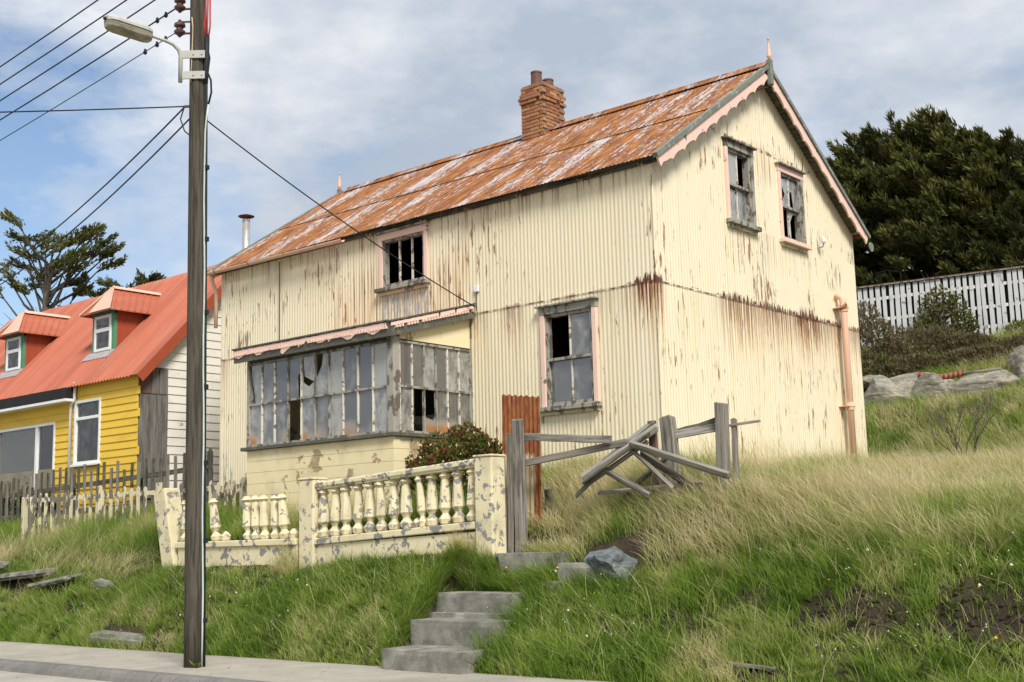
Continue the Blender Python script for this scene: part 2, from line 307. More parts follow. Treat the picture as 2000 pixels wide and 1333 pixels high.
MAT['grass'] = m_leaf('green_grass', [(0, (.085, .155, .018)), (.35, (.205, .32, .042)), (.62, (.37, .40, .12)), (.82, (.60, .52, .28)), (1, (.70, .60, .39))], .4)
MAT['seed'] = m_leaf('seed_heads', [(0, (.15, .12, .055)), (.14, (.15, .12, .055)), (.22, (.62, .60, .52)), (.68, (.72, .70, .64)), (.8, (.75, .52, .03))], .2)
MAT['basket'] = m_simple('pale_blue_plastic', (.50, .62, .75), (.42, .54, .68), 4, .4, .02)

# ------------------------------------------------------------------ mesh helpers
class MB:
    def __init__(s): s.v = []; s.f = []
    def quadbox(s, p8):
        o = len(s.v); s.v += [tuple(p) for p in p8]
        s.f += [tuple(o + i for i in q) for q in ((0, 3, 2, 1), (4, 5, 6, 7), (0, 1, 5, 4), (1, 2, 6, 5), (2, 3, 7, 6), (3, 0, 4, 7))]; return s
    def box(s, x0, x1, y0, y1, z0, z1):
        return s.quadbox([(x0, y0, z0), (x1, y0, z0), (x1, y1, z0), (x0, y1, z0), (x0, y0, z1), (x1, y0, z1), (x1, y1, z1), (x0, y1, z1)])
    def mbox(s, f, u0, u1, d0, d1, z0, z1):
        return s.quadbox([f(*q) for q in ((u0, d0, z0), (u1, d0, z0), (u1, d1, z0), (u0, d1, z0), (u0, d0, z1), (u1, d0, z1), (u1, d1, z1), (u0, d1, z1))])
    def tube(s, pts, r, n=8, cap=True):
        pts = [Vector(p) for p in pts]; rs = r if isinstance(r, (list, tuple)) else [r] * len(pts); o = len(s.v); prev = None
        for i, p in enumerate(pts):
            t = (pts[min(i + 1, len(pts) - 1)] - pts[max(i - 1, 0)]).normalized()
            a = t.orthogonal().normalized() if prev is None else (prev - t * prev.dot(t)).normalized()
            prev = a; b = t.cross(a)
            for k in range(n):
                q = 2 * math.pi * k / n; s.v.append(tuple(p + (a * math.cos(q) + b * math.sin(q)) * rs[i]))
        for i in range(len(pts) - 1):
            for k in range(n): s.f.append((o + i * n + k, o + i * n + (k + 1) % n, o + (i + 1) * n + (k + 1) % n, o + (i + 1) * n + k))
        if cap: s.f.append(tuple(o + k for k in reversed(range(n)))); s.f.append(tuple(o + (len(pts) - 1) * n + k for k in range(n)))
        return s
    def lathe(s, c, prof, n=10, axis=Vector((0, 0, 1))):
        c = Vector(c); a = axis.orthogonal().normalized(); b = axis.cross(a); o = len(s.v)
        for h, r in prof:
            for k in range(n):
                q = 2 * math.pi * (k + .5) / n; s.v.append(tuple(c + axis * h + (a * math.cos(q) + b * math.sin(q)) * r))
        for i in range(len(prof) - 1):
            for k in range(n): s.f.append((o + i * n + k, o + i * n + (k + 1) % n, o + (i + 1) * n + (k + 1) % n, o + (i + 1) * n + k))
        s.f.append(tuple(o + k for k in reversed(range(n)))); s.f.append(tuple(o + (len(prof) - 1) * n + k for k in range(n))); return s
    def prism(s, poly, off):
        o = len(s.v); n = len(poly); off = Vector(off); s.v += [tuple(p) for p in poly] + [tuple(Vector(p) + off) for p in poly]
        s.f.append(tuple(range(o, o + n))); s.f.append(tuple(reversed(range(o + n, o + 2 * n))))
        for i in range(n): j = (i + 1) % n; s.f.append((o + i, o + n + i, o + n + j, o + j))
        return s
    def build(s, name, m, parent=None, smooth=False, bevel=0):
        me = bpy.data.meshes.new(name); off = Vector((0, 0, 0))
        if parent is not None: off = wloc(parent)
        me.from_pydata([tuple(Vector(v) - off) for v in s.v], [], s.f); me.validate()
        bm = bmesh.new(); bm.from_mesh(me); bmesh.ops.recalc_face_normals(bm, faces=bm.faces); bm.to_mesh(me); bm.free()
        me.materials.append(m)
        if smooth: me.shade_smooth()
        ob = bpy.data.objects.new(name, me); col.objects.link(ob)
        if parent is not None: ob.parent = parent
        if bevel:
            b = ob.modifiers.new('edge', 'BEVEL'); b.width = bevel; b.segments = 2; b.limit_method = 'ANGLE'
        return ob
def wloc(o):
    v = Vector((0, 0, 0))
    while o is not None: v = v + o.location; o = o.parent
    return v
def tag(o, label=None, cat=None, group=None, kind=None):
    if label: o['label'] = label
    if cat: o['category'] = cat
    if group: o['group'] = group
    if kind: o['kind'] = kind
    return o
def thing(name, loc, label, cat, group=None):
    o = bpy.data.objects.new(name, None); col.objects.link(o); o.location = loc; o.empty_display_size = .2
    return tag(o, label, cat, group)
def sub(name, parent):
    o = bpy.data.objects.new(name, None); col.objects.link(o); o.parent = parent; o.empty_display_size = .1; return o
_board = {}
def board(name, p0, p1, w, t, m, parent=None, up=(0, 0, 1), rough=.0, taper=1.0):
    """a timber from p0 to p1: long axis X, width w along Y, thickness t along Z, slightly uneven"""
    p0 = Vector(p0); p1 = Vector(p1); L = (p1 - p0).length; X = (p1 - p0).normalized(); Z = Vector(up); Z = (Z - X * Z.dot(X))
    Z = Z.normalized() if Z.length > 1e-4 else X.orthogonal().normalized(); Y = Z.cross(X)
    n = max(2, min(8, int(L / .25) + 1)); vs, fs = [], []
    for i in range(n + 1):
        k = i / n; jw = random.uniform(-rough, rough); tw = 1 + (taper - 1) * k
        for a, b in ((-1, -1), (1, -1), (1, 1), (-1, 1)):
            e = random.uniform(-rough, rough) if i in (0, n) else 0
            vs.append((L * k + e * 3, a * w / 2 * tw + jw + random.uniform(-rough, rough) * .3, b * t / 2 + random.uniform(-rough, rough) * .4))
    for i in range(n):
        for q in range(4): r = (q + 1) % 4; fs.append((i * 4 + q, i * 4 + r, i * 4 + 4 + r, i * 4 + 4 + q))
    fs.append((3, 2, 1, 0)); fs.append(tuple(n * 4 + q for q in range(4)))
    me = bpy.data.meshes.new(name); me.from_pydata(vs, [], fs); me.materials.append(m)
    ob = bpy.data.objects.new(name, me); col.objects.link(ob)
    M = Matrix(((X.x, Y.x, Z.x, p0.x), (X.y, Y.y, Z.y, p0.y), (X.z, Y.z, Z.z, p0.z), (0, 0, 0, 1)))
    if parent is not None: ob.parent = parent; M = Matrix.Translation(-wloc(parent)) @ M
    ob.matrix_basis = M
    bv = ob.modifiers.new('edge', 'BEVEL'); bv.width = min(w, t) * .10; bv.segments = 1; bv.limit_method = 'ANGLE'
    return ob
def share(name, src, loc, parent=None, rot=None, scale=None):
    ob = bpy.data.objects.new(name, src.data if hasattr(src, 'data') else src); col.objects.link(ob)
    if parent is not None: ob.parent = parent; loc = Vector(loc) - wloc(parent)
    ob.location = loc
    if rot: ob.rotation_euler = rot
    if scale: ob.scale = scale
    return ob
def lin(v, pts):
    if v <= pts[0][0]: return pts[0][1]
    for (a, x), (b, y) in zip(pts, pts[1:]):
        if v <= b: return x + (y - x) * (v - a) / (b - a)
    return pts[-1][1]

# ------------------------------------------------------------------ terrain
FAR_L = [(8, .3), (14, 1.2), (22, 2.6), (40, 5), (80, 9), (300, 20)]
FAR_R = [(4, -.1), (7, .02), (8, .22), (8.6, .42), (10.4, 1.5), (11.6, 1.75), (12.6, 2.45), (14, 3.0), (17, 3.75), (19, 4.05), (26, 6.2), (40, 9), (80, 13), (300, 22)]
SECT = [
 (-26, [(-4.35, -2.50), (-3.95, -1.95), (-3.4, -1.32), (-2.7, -.95), (-2.2, -.6), (-1, -.5), (0, -.45)] + FAR_L),
 (-9.2, [(-4.35, -2.50), (-3.8, -1.95), (-3.3, -1.5), (-2.8, -1.2), (-2.2, -.75), (-1.5, -.5), (0, -.4)] + FAR_L),
 (-8.2, [(-4.35, -2.50), (-3.7, -1.85), (-3.1, -1.48), (-2.84, -1.36), (-2.55, -.86), (-1.8, -.55), (0, -.4)] + FAR_L),
 (-4.6, [(-4.35, -2.50), (-3.6, -1.82), (-2.95, -1.42), (-2.84, -1.38), (-2.55, -.9), (-1.8, -.6), (0, -.5)] + FAR_R),
 (-1.42, [(-4.35, -2.50), (-3.6, -1.85), (-2.95, -1.26), (-2.8, -1.14), (-2.55, -.85), (-1.8, -.45), (-.6, -.2), (0, -.15)] + FAR_R),
 (-1.3, [(-4.35, -2.50), (-3.9, -2.3), (-3.4, -1.95), (-3.05, -1.68), (-2.92, -1.45), (-2.85, -1.2), (-2.5, -1.0), (-2.0, -.66), (-1.5, -.4), (-.6, -.2), (0, -.14)] + FAR_R),
 (-.85, [(-4.35, -2.50), (-3.9, -2.3), (-3.4, -1.95), (-3.0, -1.66), (-2.9, -1.42), (-2.84, -1.22), (-2.5, -1.06), (-2.0, -.68), (-1.5, -.4), (-.6, -.2), (0, -.14)] + FAR_R),
 (-.7, [(-4.35, -2.50), (-3.9, -2.3), (-3.4, -1.95), (-2.95, -1.66), (-2.7, -1.36), (-2.5, -1.12), (-2.0, -.7), (-1.5, -.4), (-.6, -.2), (0, -.14)] + FAR_R),
 (-.1, [(-4.35, -2.50), (-3.9, -2.3), (-3.4, -1.92), (-2.95, -1.62), (-2.7, -1.36), (-2.4, -1.14), (-2.0, -.75), (-1.5, -.4), (-.6, -.2), (0, -.12)] + FAR_R),
 (1.6, [(-4.35, -2.50), (-3.9, -2.22), (-3.4, -1.85), (-2.8, -1.42), (-2.2, -.72), (-1.6, -.46), (-.8, -.42), (0, -.38)] + FAR_R),
 (5, [(-4.35, -2.50), (-3.9, -2.28), (-3.5, -1.98), (-3.25, -1.55), (-2.8, -1.24), (-2, -.92), (-1.2, -.74), (0, -.62), (2, -.48)] + FAR_R),
 (14, [(-4.35, -2.50), (-3.9, -2.28), (-3.5, -1.98), (-3.25, -1.55), (-2.8, -1.24), (-2, -.92), (-1.2, -.74), (0, -.62), (2, -.48)] + FAR_R)]
def vnoise(x, y, s, seed):
    r = np.random.default_rng(seed).random((64, 64)); X = x * s + 1000; Y = y * s + 1000
    xi = np.floor(X).astype(int); yi = np.floor(Y).astype(int); fx = X - xi; fy = Y - yi; fx = fx * fx * (3 - 2 * fx); fy = fy * fy * (3 - 2 * fy)
    g = lambda a, b: r[a % 64, b % 64]
    return (g(xi, yi) * (1 - fx) + g(xi + 1, yi) * fx) * (1 - fy) + (g(xi, yi + 1) * (1 - fx) + g(xi + 1, yi + 1) * fx) * fy - .5
_px = np.array([s[0] for s in SECT])
def terr(x, y):
    x = np.asarray(x, float); y = np.asarray(y, float)
    Z = np.stack([np.interp(y, [p[0] for p in pr], [p[1] for p in pr]) for _, pr in SECT])
    i = np.clip(np.searchsorted(_px, x) - 1, 0, len(SECT) - 2); t = np.clip((x - _px[i]) / (_px[i + 1] - _px[i]), 0, 1); t = t * t * (3 - 2 * t)
    sh = np.arange(x.size).reshape(x.shape)
    Zf = Z.reshape(len(SECT), -1); k = np.arange(x.size)
    z = (Zf[i.ravel(), k] * (1 - t.ravel()) + Zf[i.ravel() + 1, k] * t.ravel()).reshape(x.shape)
    up = np.clip((y + 4.3) / .6, 0, 1)
    z = z + up * (vnoise(x, y, .9, 1) * .10 + vnoise(x, y, 2.7, 2) * .07 + vnoise(x, y, 7, 3) * .03)
    for a, c, e, f_, tp in ((-1.3, .2, -4.6, -3.7, -2.36), (-1.36, .12, -3.95, -3.2, -2.05), (-1.38, .05, -3.6, -3.02, -1.74), (-1.05, .3, -2.85, -2.25, -1.24)): z = np.where((x > a) & (x < c) & (y > e) & (y < f_), np.minimum(z, tp), z)
    return np.where(y < -4.36, np.where(y < -15.2, -2.62, -2.72), z)
def tz(x, y): return float(terr(np.array([x]), np.array([y]))[0])
gx = np.concatenate([[-900, -400, -200, -120, -80, -55, -40, -32], np.arange(-27, 13.01, .14), [16, 22, 32, 50, 80, 130, 220, 400, 900]])
gy = np.concatenate([[-900, -300, -100, -40, -22, -15.3, -15.1, -8, -4.38], np.arange(-4.35, 3, .11), np.arange(3, 24, .35), [26, 30, 36, 45, 60, 85, 120, 200, 320, 600, 900]])
GX, GY = np.meshgrid(gx, gy, indexing='ij'); GZ = terr(GX, GY); GZ = np.where((GY > 100), np.minimum(GZ, 16), GZ)
nx, ny = GX.shape; idx = np.arange(nx * ny).reshape(nx, ny)
q = np.stack([idx[:-1, :-1], idx[1:, :-1], idx[1:, 1:], idx[:-1, 1:]], -1).reshape(-1, 4)
me = bpy.data.meshes.new('ground'); me.from_pydata(np.stack([GX, GY, GZ], -1).reshape(-1, 3).tolist(), [], q.tolist()); me.materials.append(MAT['ground']); me.shade_smooth()
ground = bpy.data.objects.new('ground', me); col.objects.link(ground); tag(ground, 'uneven earth bank and hillside under the grass', kind='structure')

road = MB().box(-300, 300, -14.8, -6.33, -2.9, -2.60).build('road', MAT['road']); tag(road, 'pale concrete road surface along the kerb', kind='structure')
pavement = MB().box(-300, 300, -6.2, -4.40, -2.8, -2.495).build('pavement', MAT['kerb']); tag(pavement, 'pale concrete pavement between kerb and grass bank', kind='structure')
x = -24.0
while x < 12:
    w = 3.2; MB().box(x + .008, x + w - .008, -6.10, -4.25 + random.uniform(-.02, .02), -2.55, -2.48 + random.uniform(-.002, .002)).build('slab', MAT['pave'], pavement, bevel=.006); x += w
kerb = MB().box(-300, 300, -6.30, -6.12, -2.85, -2.56).build('kerb', MAT['kerb']); tag(kerb, 'dark grey concrete kerb edging the pavement', kind='structure')
kp = [(-6.36, -2.75), (-6.36, -2.60), (-6.335, -2.545), (-6.30, -2.50), (-6.25, -2.477), (-6.104, -2.476), (-6.104, -2.75)]
kst = MB().prism([(0, a, b) for a, b in kp], (1.136, 0, 0)).build('kerb_stone', MAT['kerb'], kerb); kst.location.x = -23.95 
for i in range(1, 31): share('kerb_stone', kst, (-23.95 + i * 1.15, random.uniform(-.004, .004), random.uniform(-.003, .003)), kerb)

# ------------------------------------------------------------------ the cream house
HL, HW = 10.62, 6.88
def zroof(y): return 4.61 + .665 * ((y if y < HW / 2 else HW - y) + .2)
house = thing('derelict_house', (0, 0, 0), 'large derelict cream corrugated iron house with rusted roof and broken windows', 'house')
FR = lambda u, d, z: Vector((u, -d, z)); GB = lambda u, d, z: Vector((d, u, z)); LF = lambda u, d, z: Vector((-HL - d, u, z)); BK = lambda u, d, z: Vector((u, HW + d, z))
def corr_sheet(name, parent, f, u0, u1, zb, zt, m, opens=(), lift=0, rag=0, sub_=6, PIT=.076, AMP=.0052, hard=0):
    n = max(2, int(round((u1 - u0) / PIT * sub_))); us = [u0 + (u1 - u0) * i / n for i in range(n + 1)]; b = MB(); key = {}
    zb_ = zb if callable(zb) else (lambda u: zb); zt_ = zt if callable(zt) else (lambda u: zt)
    rg = [random.uniform(0, rag) for _ in us]
    def V(i, tagk, z):
        k = (i, tagk)
        if k not in key: key[k] = len(b.v); b.v.append(tuple(f(us[i], AMP * (math.tanh(hard * math.cos(2 * math.pi * us[i] / PIT)) if hard else math.cos(2 * math.pi * us[i] / PIT)) + lift, z)))
        return key[k]
    for i in range(n):
        mid = (us[i] + us[i + 1]) / 2; iv = [('b', 't')]; lo, hi = zb_(mid), zt_(mid); seg = [('b', lo, 't', hi)]
        for k, (a, c, d, e) in enumerate(opens):
            if a < mid < c:
                ns = []
                for (ta, za, tb, zc) in seg:
                    if e <= za or d >= zc: ns.append((ta, za, tb, zc)); continue
                    if d > za: ns.append((ta, za, 'o%db' % k, d))
                    if e < zc: ns.append(('o%dt' % k, e, tb, zc))
                seg = ns
        for (ta, za, tb, zc) in seg:
            def zz(t, z, j):
                if t == 'b': return zb_(us[j]) + rg[j]
                if t == 't': return zt_(us[j])
                return z
            b.f.append((V(i, ta, zz(ta, za, i)), V(i + 1, ta, zz(ta, za, i + 1)), V(i + 1, tb, zz(tb, zc, i + 1)), V(i, tb, zz(tb, zc, i))))
    me = bpy.data.meshes.new(name); off = wloc(parent); me.from_pydata([tuple(Vector(v) - off) for v in b.v], [], b.f); me.materials.append(m); me.shade_smooth()
    ob = bpy.data.objects.new(name, me); col.objects.link(ob); ob.parent = parent; return ob
def wall(name, f, u0, u1, bands, opens, cover=.684):
    w = sub(name, house); n = int(round((u1 - u0) / cover))
    for bi, (zb, zt) in enumerate(bands):
        for i in range(n):
            a = u0 + (u1 - u0) * i / n; c = u0 + (u1 - u0) * (i + 1) / n
            ce = c + (.006 if i < n - 1 else 0); hit = [o for o in opens if o[0] < ce and o[1] > a and (callable(zt) or o[2] < zt) and o[3] > zb]; lf_ = .005 * bi + (.0015 if i % 2 else 0); full = [o for o in hit if o[0] <= a + .02 and o[1] >= ce - .02]
            if full:
                corr_sheet('corrugated_sheet', w, f, a, ce, zb, full[0][2], MAT['tin'], (), lift=lf_, rag=.05 if bi == 0 else 0) if full[0][2] > zb + .05 else None; corr_sheet('corrugated_sheet', w, f, a, ce, full[0][3], zt, MAT['tin'], (), lift=lf_)
            else: corr_sheet('corrugated_sheet', w, f, a, ce, zb, zt, MAT['tin'], hit, lift=lf_, rag=.05 if bi == 0 else 0)
    return w
F_OPEN = [(-2.20, -1.13, 1.05, 2.58), (-5.90, -4.72, 3.52, 4.46), (-5.2, -4.3, -.2, 2.0)]
G_OPEN = [(2.17, 3.05, 4.10, 5.40), (3.97, 4.84, 4.08, 5.36)]
top = lambda y: zroof(y) - .05
wall('facade_wall', FR, -HL, 0, [(-.02, 2.77), (2.74, 4.70)], F_OPEN)
wall('gable_wall', GB, 0, HW, [(-.02, 2.77), (2.74, top)], G_OPEN)
wall('rear_wall', BK, -HL, 0, [(-.02, 4.70)], [], 3.5); wall('far_gable_wall', LF, 0, HW, [(-.02, top)], [], 3.4)
MB().box(-HL - .012, -HL + .05, -.012, .05, -.1, 4.6).build('corner_trim', MAT['tin'], house)
MB().tube([(.006, -.006, -.1), (.006, -.006, 4.55)], .018, 8).build('corner_trim', MAT['tin'], house)
# inside: lining, floors and partitions, so that the windows look into rooms
for a in ((-HL + .12, -.1, .10, .12),): pass
def lined(f, u0, u1, zb, zt, opens):
    b = MB(); us = sorted({u0, u1} | {o[0] for o in opens} | {o[1] for o in opens})
    for a, c in zip(us, us[1:]):
        m_ = (a + c) / 2; cur = zb
        for o in sorted([o for o in opens if o[0] < m_ < o[1]], key=lambda o: o[2]):
            if o[2] > cur: b.mbox(f, a, c, -.12, -.09, cur, o[2])
            cur = max(cur, o[3])
        if cur < zt: b.mbox(f, a, c, -.12, -.09, cur, zt)
    return b
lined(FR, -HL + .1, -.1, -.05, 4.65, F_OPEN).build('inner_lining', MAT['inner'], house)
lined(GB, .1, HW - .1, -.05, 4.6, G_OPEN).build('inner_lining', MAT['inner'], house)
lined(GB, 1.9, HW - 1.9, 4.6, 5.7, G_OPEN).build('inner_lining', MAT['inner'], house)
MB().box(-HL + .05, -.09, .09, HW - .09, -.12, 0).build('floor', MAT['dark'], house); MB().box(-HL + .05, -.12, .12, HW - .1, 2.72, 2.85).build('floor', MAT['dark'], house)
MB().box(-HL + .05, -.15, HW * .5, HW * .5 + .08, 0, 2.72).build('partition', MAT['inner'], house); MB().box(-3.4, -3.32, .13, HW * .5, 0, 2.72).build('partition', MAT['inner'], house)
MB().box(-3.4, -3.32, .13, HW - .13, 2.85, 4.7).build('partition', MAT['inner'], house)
MB().box(-HL + .05, -.13, 0, HW, -.9, -.1).build('foundation', MAT['mortar'], house)
MB().box(-HL + .03, -.03, .03, HW - .03, -.55, -.06).build('foundation_course', MAT['step'], house) if False else None

# ---- roof
roof = sub('roof', house); X0, X1 = -HL - .24, .24
slope = math.atan(.665); cs, sn = math.cos(slope), math.sin(slope); SL = (HW / 2 + .2) / cs
RF = lambda u, d, s: Vector((u, -.2 + s * cs - d * sn, 4.61 + s * sn + d * cs)); RB = lambda u, d, s: Vector((u, HW + .2 - s * cs + d * sn, 4.61 + s * sn + d * cs))
nr = 17
for i in range(nr):
    a = X0 + (X1 - X0) * i / nr; c = X0 + (X1 - X0) * (i + 1) / nr; e = random.uniform(-.03, .02)
    corr_sheet('roof_sheet', roof, RF, a, c + .007, e, SL * .5 + .08 + random.uniform(-.01, .01), MAT['roof'], lift=.0 + .004 * (i % 2))
    corr_sheet('roof_sheet', roof, RF, a, c + .007, SL * .5 - .05 + random.uniform(-.03, .03), SL, MAT['roof'], lift=.016 + .004 * (i % 2))
for i in range(5):
    a = X0 + (X1 - X0) * i / 5; c = X0 + (X1 - X0) * (i + 1) / 5
    corr_sheet('roof_sheet', roof, RB, a, c, 0, SL, MAT['roof'], lift=.004 * (i % 2))
zr = zroof(HW / 2)
def ridge(xa, xb, dz=0):
    pts = [(-.19, -.09), (-.16, -.075), (-.05, .012), (-.03, .045), (0, .06), (.03, .045), (.05, .012), (.16, -.075), (.19, -.09)]
    b = MB(); b.prism([(xa, HW / 2 + p, zr + dz + q) for p, q in pts] + [(xa, HW / 2 + p, zr + dz + q - .012) for p, q in reversed(pts)], (xb - xa, 0, 0)); b.build('ridge_cap', MAT['roof'], roof)
xs = [X0 + .28, -9.0, -7.2, -5.4, -3.6, -1.8, X1 - .02]
for k, (a, c) in enumerate(zip(xs, xs[1:])): ridge(a, c + .04, .025 + .008 * (k % 2))
# underside boarding, purlin ends, rafter line
MB().quadbox([RF(X0 + .1, -.10, .25), RF(X1 - .1, -.10, .25), RF(X1 - .1, -.10, SL), RF(X0 + .1, -.10, SL), RF(X0 + .1, -.06, .25), RF(X1 - .1, -.06, .25), RF(X1 - .1, -.06, SL), RF(X0 + .1, -.06, SL)]).build('roof_boarding', MAT['wood_dark'], roof)
MB().quadbox([RB(X0 + .1, -.10, .25), RB(X1 - .1, -.10, .25), RB(X1 - .1, -.10, SL), RB(X0 + .1, -.10, SL), RB(X0 + .1, -.06, .25), RB(X1 - .1, -.06, .25), RB(X1 - .1, -.06, SL), RB(X0 + .1, -.06, SL)]).build('roof_boarding', MAT['wood_dark'], roof)
MB().box(X0 + .1, X1 - .12, -.06, -.02, 4.56, 4.68).build('wall_plate', MAT['wood_dark'], roof)
# bargeboards with a scalloped foot, on the gable seen and on the far one
def barge(f, xo, dirx):
    b = MB(); n = 11; top_, bot = [], []; L = SL + .02
    for i in range(n):
        for t, dp in ((0.02, .225), (.25, .195), (.5, .182), (.75, .19), (.93, .205), (.98, .24)):
            s = (i + t) / n * L; bot.append((s, -dp + (0.03 if s < .1 else 0)))
    bot[0] = (.0, -.20); bot.append((L, -.19)); poly = [(0, -.02), (L, -.02)] + list(reversed(bot))
    pts = [Vector((xo, *f(0, p[1], p[0]).yz)) for p in poly]; b.prism(pts, (.028 * dirx, 0, 0)); o = b.build('bargeboard', MAT['pink'], roof)
    v = MB(); c8 = [(xo - .03 * dirx, -.035, -.03), (xo + .06 * dirx, -.035, -.03), (xo + .06 * dirx, -.035, L), (xo - .03 * dirx, -.035, L), (xo - .03 * dirx, .035, -.03), (xo + .06 * dirx, .035, -.03), (xo + .06 * dirx, .035, L), (xo - .03 * dirx, .035, L)]
    v.quadbox([Vector((a, *f(0, d, s).yz)) for a, d, s in c8]); v.build('verge_flashing', MAT['verge'], roof)
    w = MB(); w.quadbox([Vector((a, *f(0, d, s).yz)) for a, d, s in [(xo - .2 * dirx, -.09, .2), (xo - .005 * dirx, -.09, .2), (xo - .005 * dirx, -.09, L), (xo - .2 * dirx, -.09, L), (xo - .2 * dirx, -.06, .2), (xo - .005 * dirx, -.06, .2), (xo - .005 * dirx, -.06, L), (xo - .2 * dirx, -.06, L)]]); w.build('soffit_board', MAT['render'], roof)
barge(RF, X1 - .03, 1); barge(RB, X1 - .03, 1); barge(RF, X0 + .03, -1); barge(RB, X0 + .03, -1)
MB().lathe((X1 + .02, HW + .22, 4.40), [(0, .09), (.02, .09)], 16, Vector((1, 0, 0))).build('bargeboard_foot', MAT['verge'], roof)
for xf in (X1 + .03, X0 - .03):
    fin = MB().box(xf - .045, xf + .045, HW / 2 - .045, HW / 2 + .045, zr - .36, zr + .10).build('finial', MAT['verge'], roof, bevel=.012)
    MB().lathe((xf, HW / 2, zr + .09), [(0, .03), (.05, .028), (.07, .045), (.09, .04), (.30, .018), (.385, .008), (.39, .02), (.41, .02)], 10).build('spike', MAT['pinkpipe'], fin, True)
MB().tube([(X1 - .02, HW / 2, zr - .38), (X1 - .16, HW / 2 - .42, zr - .56)], .012, 6).build('iron_rod', MAT['insul'], roof)
# gutter, its brackets
g = MB(); xa, xb = X0 - .02, -6.65; pr_ = [(-.055 * math.cos(a) , -.055 * math.sin(a)) for a in [i * math.pi / 8 for i in range(9)]]
pin = [(p * .86, q_ * .86) for p, q_ in reversed(pr_)]
g.prism([(xa, -.255 + p, 4.575 + q_) for p, q_ in pr_ + pin], (xb - xa, 0, -.03)); gut = g.build('gutter', MAT['pinkpipe'], house)
for xx in (-10.5, -9.4, -8.3, -7.35): MB().tube([(xx, -.05, 4.60), (xx, -.2, 4.60 )] + [(xx, -.255 - .062 * math.cos(a), 4.575 - .062 * math.sin(a)) for a in [math.pi - i * math.pi / 8 for i in range(9)]], .009, 5).build('gutter_bracket', MAT['pot'], gut)
for xx in (-6.0, -4.62, -3.58, -2.45, -1.2, -.06): MB().tube([(xx, -.02, 4.56), (xx, -.17, 4.54)] + [(xx, -.22 - .06 * math.cos(a), 4.54 - .06 * math.sin(a)) for a in [math.pi - i * math.pi / 6 for i in range(6)]], .010, 5).build('gutter_bracket', MAT['pot'], house)
MB().tube([(-10.72, -.2, 4.53), (-10.74, -.16, 4.38), (-10.76, -.05, 4.2), (-10.76, -.05, 3.45)], .04, 8).build('downpipe', MAT['pinkpipe'], house, True)
# chimney of single bricks
chim = sub('chimney', house); cx0, cx1, cy0, cy1, cz0 = -5.08, -4.51, 3.10, 3.80, 6.62
MB().box(cx0 + .02, cx1 - .02, cy0 + .02, cy1 - .02, cz0 - .2, 7.93).build('mortar_core', MAT['mortar'], chim)
bl = MB().box(-.105, .105, -.05, .05, -.031, .031).build('brick', MAT['brick'], chim, bevel=.006); first = True
hb = MB().box(-.05, .05, -.05, .05, -.031, .031).build('brick', MAT['brick'], chim, bevel=.006)
first_h = True
def put(src, loc, rz):
    global first, first_h
    j = random.uniform(-.004, .004); loc = (loc[0] + j, loc[1] - j, loc[2]); usef = (src is bl and first) or (src is hb and first_h)
    if usef:
        if src is bl: first = False
        else: first_h = False
        src.location = loc; src.rotation_euler = (0, 0, rz); return
    b_ = share('brick', src, loc, chim, (0, 0, rz)); mo = b_.modifiers.new('edge', 'BEVEL'); mo.width = .006; mo.segments = 2; mo.limit_method = 'ANGLE'
for k in range(18):
    z = cz0 + .036 + k * .0735; ex = {13: .025, 14: .042, 15: .02}.get(k, 0); off = .0 if k % 2 else .11
    for yy in (cy0 + .05 - ex, cy1 - .05 + ex):
        x = cx0 - ex + (.105 if k % 2 else .05); s = bl if k % 2 else hb
        while x < cx1 + ex - .03:
            put(s, (x, yy, z), 0); x += (.105 if s is bl else .05) + .012 + .105; s = bl
            if x + .105 > cx1 + ex: 
                if x - .05 < cx1 + ex - .06: put(hb, (cx1 + ex - .05, yy, z), 0)
                break
    for xx in (cx0 + .05 - ex, cx1 - .05 + ex):
        y = cy0 + .11 - ex + (.055 if k % 2 else .105); s = hb if k % 2 else bl
        while y < cy1 + ex - .13:
            put(s, (xx, y, z), math.pi / 2); y += (.105 if s is bl else .05) + .012 + .105; s = bl
            if y + .105 > cy1 + ex - .1:
                if y - .05 < cy1 + ex - .16: put(hb, (xx, cy1 + ex - .155, z), math.pi / 2)
                break
MB().box(cx0 + .03, cx1 - .03, cy0 + .03, cy1 - .03, 7.93, 7.965).build('mortar_cap', MAT['mortar'], chim)
for yy, h in ((cy0 + .17, .30), (cy1 - .16, .24)): MB().lathe((-4.8, yy, 7.95), [(0, .115), (.03, .115), (h - .03, .108), (h - .03, .118), (h, .116), (h, .085), (.03, .085)], 16).build('chimney_pot', MAT['pot'], chim, False)

